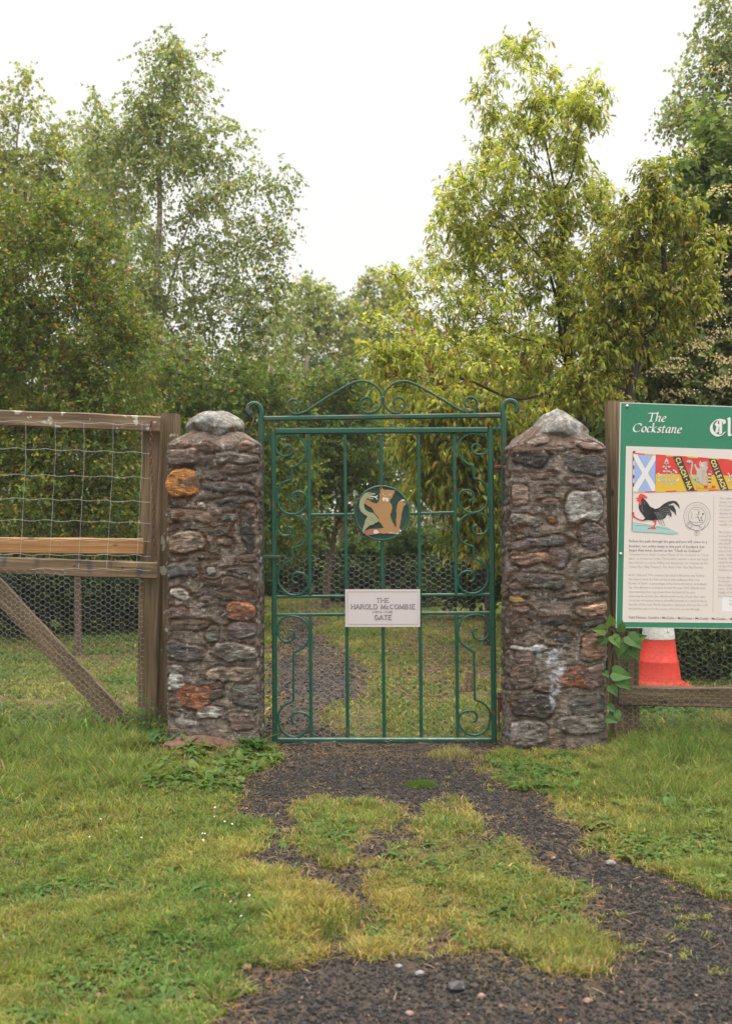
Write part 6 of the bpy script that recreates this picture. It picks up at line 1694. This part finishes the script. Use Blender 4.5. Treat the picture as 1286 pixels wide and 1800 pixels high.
# far-off wood as one mass
fo = Foliage(); fo.twigs = []
n_ = 5200
x = RNG.uniform(-26, 26, n_); y = RNG.uniform(21, 38, n_)
top = 3.2 + 2.6 * fbm(x * .25, y * .25, 0, 6, 3)
z = RNG.uniform(0, 1, n_) ** .8 * top
k = ~((np.abs(x / y * F + 643 - 640) < 60) & (y < 23) & (z < .4)); x, y, z, top = x[k], y[k], z[k], top[k]
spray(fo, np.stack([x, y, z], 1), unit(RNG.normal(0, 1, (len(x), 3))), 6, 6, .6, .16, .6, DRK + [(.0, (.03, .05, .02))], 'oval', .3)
tag(fo.build('wood', M['leaf_soft']), 'far mass of dark woodland closing the view behind the trees', 'woodland', kind='stuff')
# bare trunks inside the wood
rs = random.Random(4)
for i, (px, Y, lean, r_, h_) in enumerate([(588, 17, 14, .07, 3.5), (556, 18, -6, .06, 4), (110, 12.6, 2, .022, 3), (90, 12.2, -6, .02, 3), (368, 13.4, 3, .05, 3), (700, 19, 6, .06, 4), (470, 18, 5, .07, 4), (780, 18, -4, .05, 4)]):
    lab = ['leaning brown stem', 'straight brown stem', 'thin stem under the bushy tree, left of a pair', 'thicker stem under the bushy tree, right of a pair', 'slim stem behind the left pillar', 'stem behind the medallion', 'stem behind the scrolls at gate left', 'dark stem behind the right gate bars'][i]
    rt = empty('bare_tree', (P(px, 0, Y)[0], Y, 0), lab + ' rising bare inside the dark wood', 'tree', 'bare stems in the wood')
    q = MB(); bx_ = P(px, 0, Y)[0]
    pts = [(bx_ + lean / 100 * t * h_ * .6 + .05 * math.sin(t * 5 + i), Y, t * h_) for t in np.linspace(0, 1, 9)]
    q.tube(pts, list(np.linspace(r_, r_ * .45, 9)), 8); q.build('trunk', M['bark_mid'], rt, True)
    q = MB()
    for j in range(7):
        t = .35 + .09 * j; b0 = Vector(pts[int(t * 8)]); a = rs.uniform(0, 6.28)
        q.tube([b0, b0 + Vector((math.cos(a) * .35, math.sin(a) * .35, .2)), b0 + Vector((math.cos(a) * .8, math.sin(a) * .8, .3))], [.015, .01, .003], 4)
    q.build('branches', M['bark_dark'], rt, True)

# tree stump, climbing plant, weed clump, tufts
q = MB(); a = gpt(824, 1216); q.tube([(a[0], a[1], -.02), (a[0] + .005, a[1], .10), (a[0] + .01, a[1], .155)], [.045, .04, .036], 9)
tag(q.build('tree_stump', M['wood']), 'small grey sawn stump in the grass behind the right gate bars', 'stump')
def broad(p, d, Ln, Wd, col):
    """heart shaped leaf, 9 verts"""
    p, d = np.array(p, float), unit(np.array(d, float)); s_ = unit(np.cross(d, [0.1, -1, .3])); nn = np.cross(s_, d)
    prof = [(0, .0), (-.06, .28), (.12, .5), (.38, .46), (.68, .25), (1, 0)]
    c_ = [p + d * Ln * t - nn * Ln * .18 * t * t for t, w_ in prof]
    v = [c_[0]] + [c_[i] + s_ * Wd * prof[i][1] + nn * Wd * .1 for i in range(1, 5)] + [c_[5]] + [c_[i] - s_ * Wd * prof[i][1] + nn * Wd * .1 for i in range(4, 0, -1)] + [p + d * Ln * .4 - nn * Ln * .03]
    v = np.array(v); k_ = 10
    return v, [np.array([[i, (i + 1) % k_, k_] for i in range(k_)])], np.tile(col, (11, 1))
vp = empty('climbing_plant', P(1080, 1290, 6.42)[:2] + (0,), 'young climbing plant with heart shaped leaves between the right pillar and the board post', 'plant')
q = MB(); 
st1 = smooth_path([P(*c_, 6.32) for c_ in [(1064, 1290), (1066, 1240), (1068, 1190), (1074, 1150), (1082, 1118), (1072, 1105)]], 4)
q.tube(st1, .003, 5); q.tube(smooth_path([P(*c_, 6.32) for c_ in [(1080, 1300), (1088, 1220), (1078, 1150), (1100, 1125), (1112, 1120)]], 4), .002, 5)
q.build('stem', M['bark_mid'], vp, True)
fo = Foliage(); rs = random.Random(9)
for (px, py, dx, dz, L_) in [(1062, 1108, -.7, .1, 22), (1072, 1100, -.1, .6, 22), (1075, 1118, .5, -.8, 22), (1064, 1120, -.6, -.6, 18), (1092, 1122, -.2, -.9, 30), (1102, 1118, .6, -.5, 30), (1112, 1125, .5, .2, 22), (1096, 1135, .1, -1, 26), (1108, 1140, .5, -.8, 22),
                                (1075, 1182, .8, -.15, 30), (1085, 1192, .7, -.6, 26), (1068, 1185, -.4, .1, 14), (1072, 1205, .5, -.8, 20), (1090, 1110, .1, .8, 18), (1068, 1240, .6, -.5, 16), (1066, 1262, .7, -.2, 18), (1082, 1250, .3, -.8, 16)]:
    fo.add(broad(P(px, py, 6.27), (dx, rs.uniform(-.5, -.1), dz), L_ * 1.15 / 300, L_ * .95 / 300, (np.array([.11, .19, .045]) if py < 1120 and px < 1085 else np.array([.07, .15, .045])) * rs.uniform(.8, 1.2)))
fo.build('leaves', M['leaf'], vp)
wc = empty('weed_clump', gpt(262, 1272) + (0,), 'leafy weed clump at the foot of the timber gate stile beside the left pillar', 'plant')
fo = Foliage(); q = MB()
for i in range(9):
    X, Y = gpt(rs.uniform(232, 292), 1278); Y = rs.uniform(6.55, 6.68); X = (rs.uniform(238, 290) - 643) / F * Y
    h_ = rs.uniform(.12, .30); lx = rs.uniform(-.05, .05)
    q.tube([(X, Y, 0), (X + lx * .5, Y, h_ * .5), (X + lx, Y - .02, h_)], [.003, .0025, .0015], 4)
    k_ = 7; t = np.linspace(.2, 1, k_); a = np.arange(k_) * 2.4 + i
    col = np.array([.06, .12, .028]) * RNG.uniform(.8, 1.3, (k_, 1))
    fo.add((lambda r_: (r_[0], [r_[1], r_[2]], r_[3]))(lances(X + lx * t, np.full(k_, Y), h_ * t, a, RNG.uniform(.1, .7, k_), RNG.uniform(.05, .09, k_), RNG.uniform(.012, .022, k_), col, .7)))
q.build('stems', M['bark_mid'], wc, True); fo.build('leaves', M['grass'], wc)
def tuft(px, py, r_, n_, h, label, col, name='grass_tuft'):
    X, Y = gpt(px, py); x = RNG.normal(X, r_ * .55, n_); y = RNG.normal(Y, r_ * .45, n_)
    hh_ = RNG.uniform(h * .5, h, n_) * np.exp(-((x - X) ** 2 + (y - Y) ** 2) / (r_ * r_) * .5)
    tag(link(name, blades(x, y, hh_, RNG.uniform(.002, .0035, n_), RNG.uniform(.1, .9, n_), np.array(col) * RNG.uniform(.6, 1.4, (n_, 1)), name), M['grass']), label, 'grass tuft')
tuft(740, 1388, .075, 700, .05, 'round bright green grass tuft alone on the path just before the gate', (.075, .13, .02))
tuft(795, 1332, .14, 500, .09, 'pale straw coloured tuft below the bottom bar of the gate', (.26, .24, .10))
tuft(250, 1285, .16, 500, .26, 'tall green grass at the foot of the timber gate brace', (.07, .12, .03))
tuft(1265, 1290, .12, 500, .22, 'dry straw coloured tuft at right edge under the low fence', (.34, .24, .13))
tuft(1200, 1345, .24, 900, .22, 'tall green grass clump in front of the low fence', (.08, .14, .03))
tuft(430, 1310, .12, 260, .16, 'thin green blades against the foot of the left pillar', (.08, .14, .04))
tuft(1010, 1660, .16, 900, .07, 'shaggy straw tipped tuft at the right end of the central grass patch', (.17, .18, .05))
tuft(560, 1625, .20, 1400, .085, 'shaggy olive tuft bulging onto the path from the left lawn', (.11, .14, .035))
tuft(1156, 1212, .28, 700, .17, 'green grass growing round the base of the traffic cone', (.08, .14, .035))
# mole earth / dung clods behind the gate
mudm = rock_mat('brown_earth', (.035, .02, .012), (.10, .06, .035), .8, 40)
for i, (px, py, r_, lb) in enumerate([(645, 1162, .11, 'dark clod of earth below the name plate, left of centre'), (683, 1118, .07, 'small dark clod of earth right behind the plate'), (762, 1182, .13, 'largest brown clod in the grass behind the gate'), (858, 1190, .12, 'brown clod beside the sawn stump'), (715, 1205, .06, 'small brown clod between two centre bars')]):
    X, Y = gpt(px, py); tag(boulder('earth_clod', (X, Y, .0), r_ * 1.2, r_, r_ * .28, i + 20, 3, .5, None, mudm, freq=3), lb, 'earth clod', 'earth clods behind the gate')

# ------------------------------------------------------------------ damp air
hz = MB()
_v = [(x_, y_, z_) for z_ in (-2.5, 12.6) for x_, y_ in ((-400, -300), (400, -300), (400, 330), (-400, 330))]
hz.add(_v, [(3, 2, 1, 0), (4, 5, 6, 7), (0, 1, 5, 4), (1, 2, 6, 5), (2, 3, 7, 6), (3, 0, 4, 7)])
hm = bpy.data.materials.new('damp_air'); hm.use_nodes = True; hn = hm.node_tree; hn.nodes.clear()
ho = hn.nodes.new('ShaderNodeOutputMaterial'); hv = hn.nodes.new('ShaderNodeVolumePrincipled')
hv.inputs['Color'].default_value = (.93, .95, .96, 1); hv.inputs['Density'].default_value = .0012
hn.links.new(hv.outputs[0], ho.inputs['Volume'])
tag(hz.build('haze', hm), 'thin damp air paling the far trees', 'haze', kind='stuff')
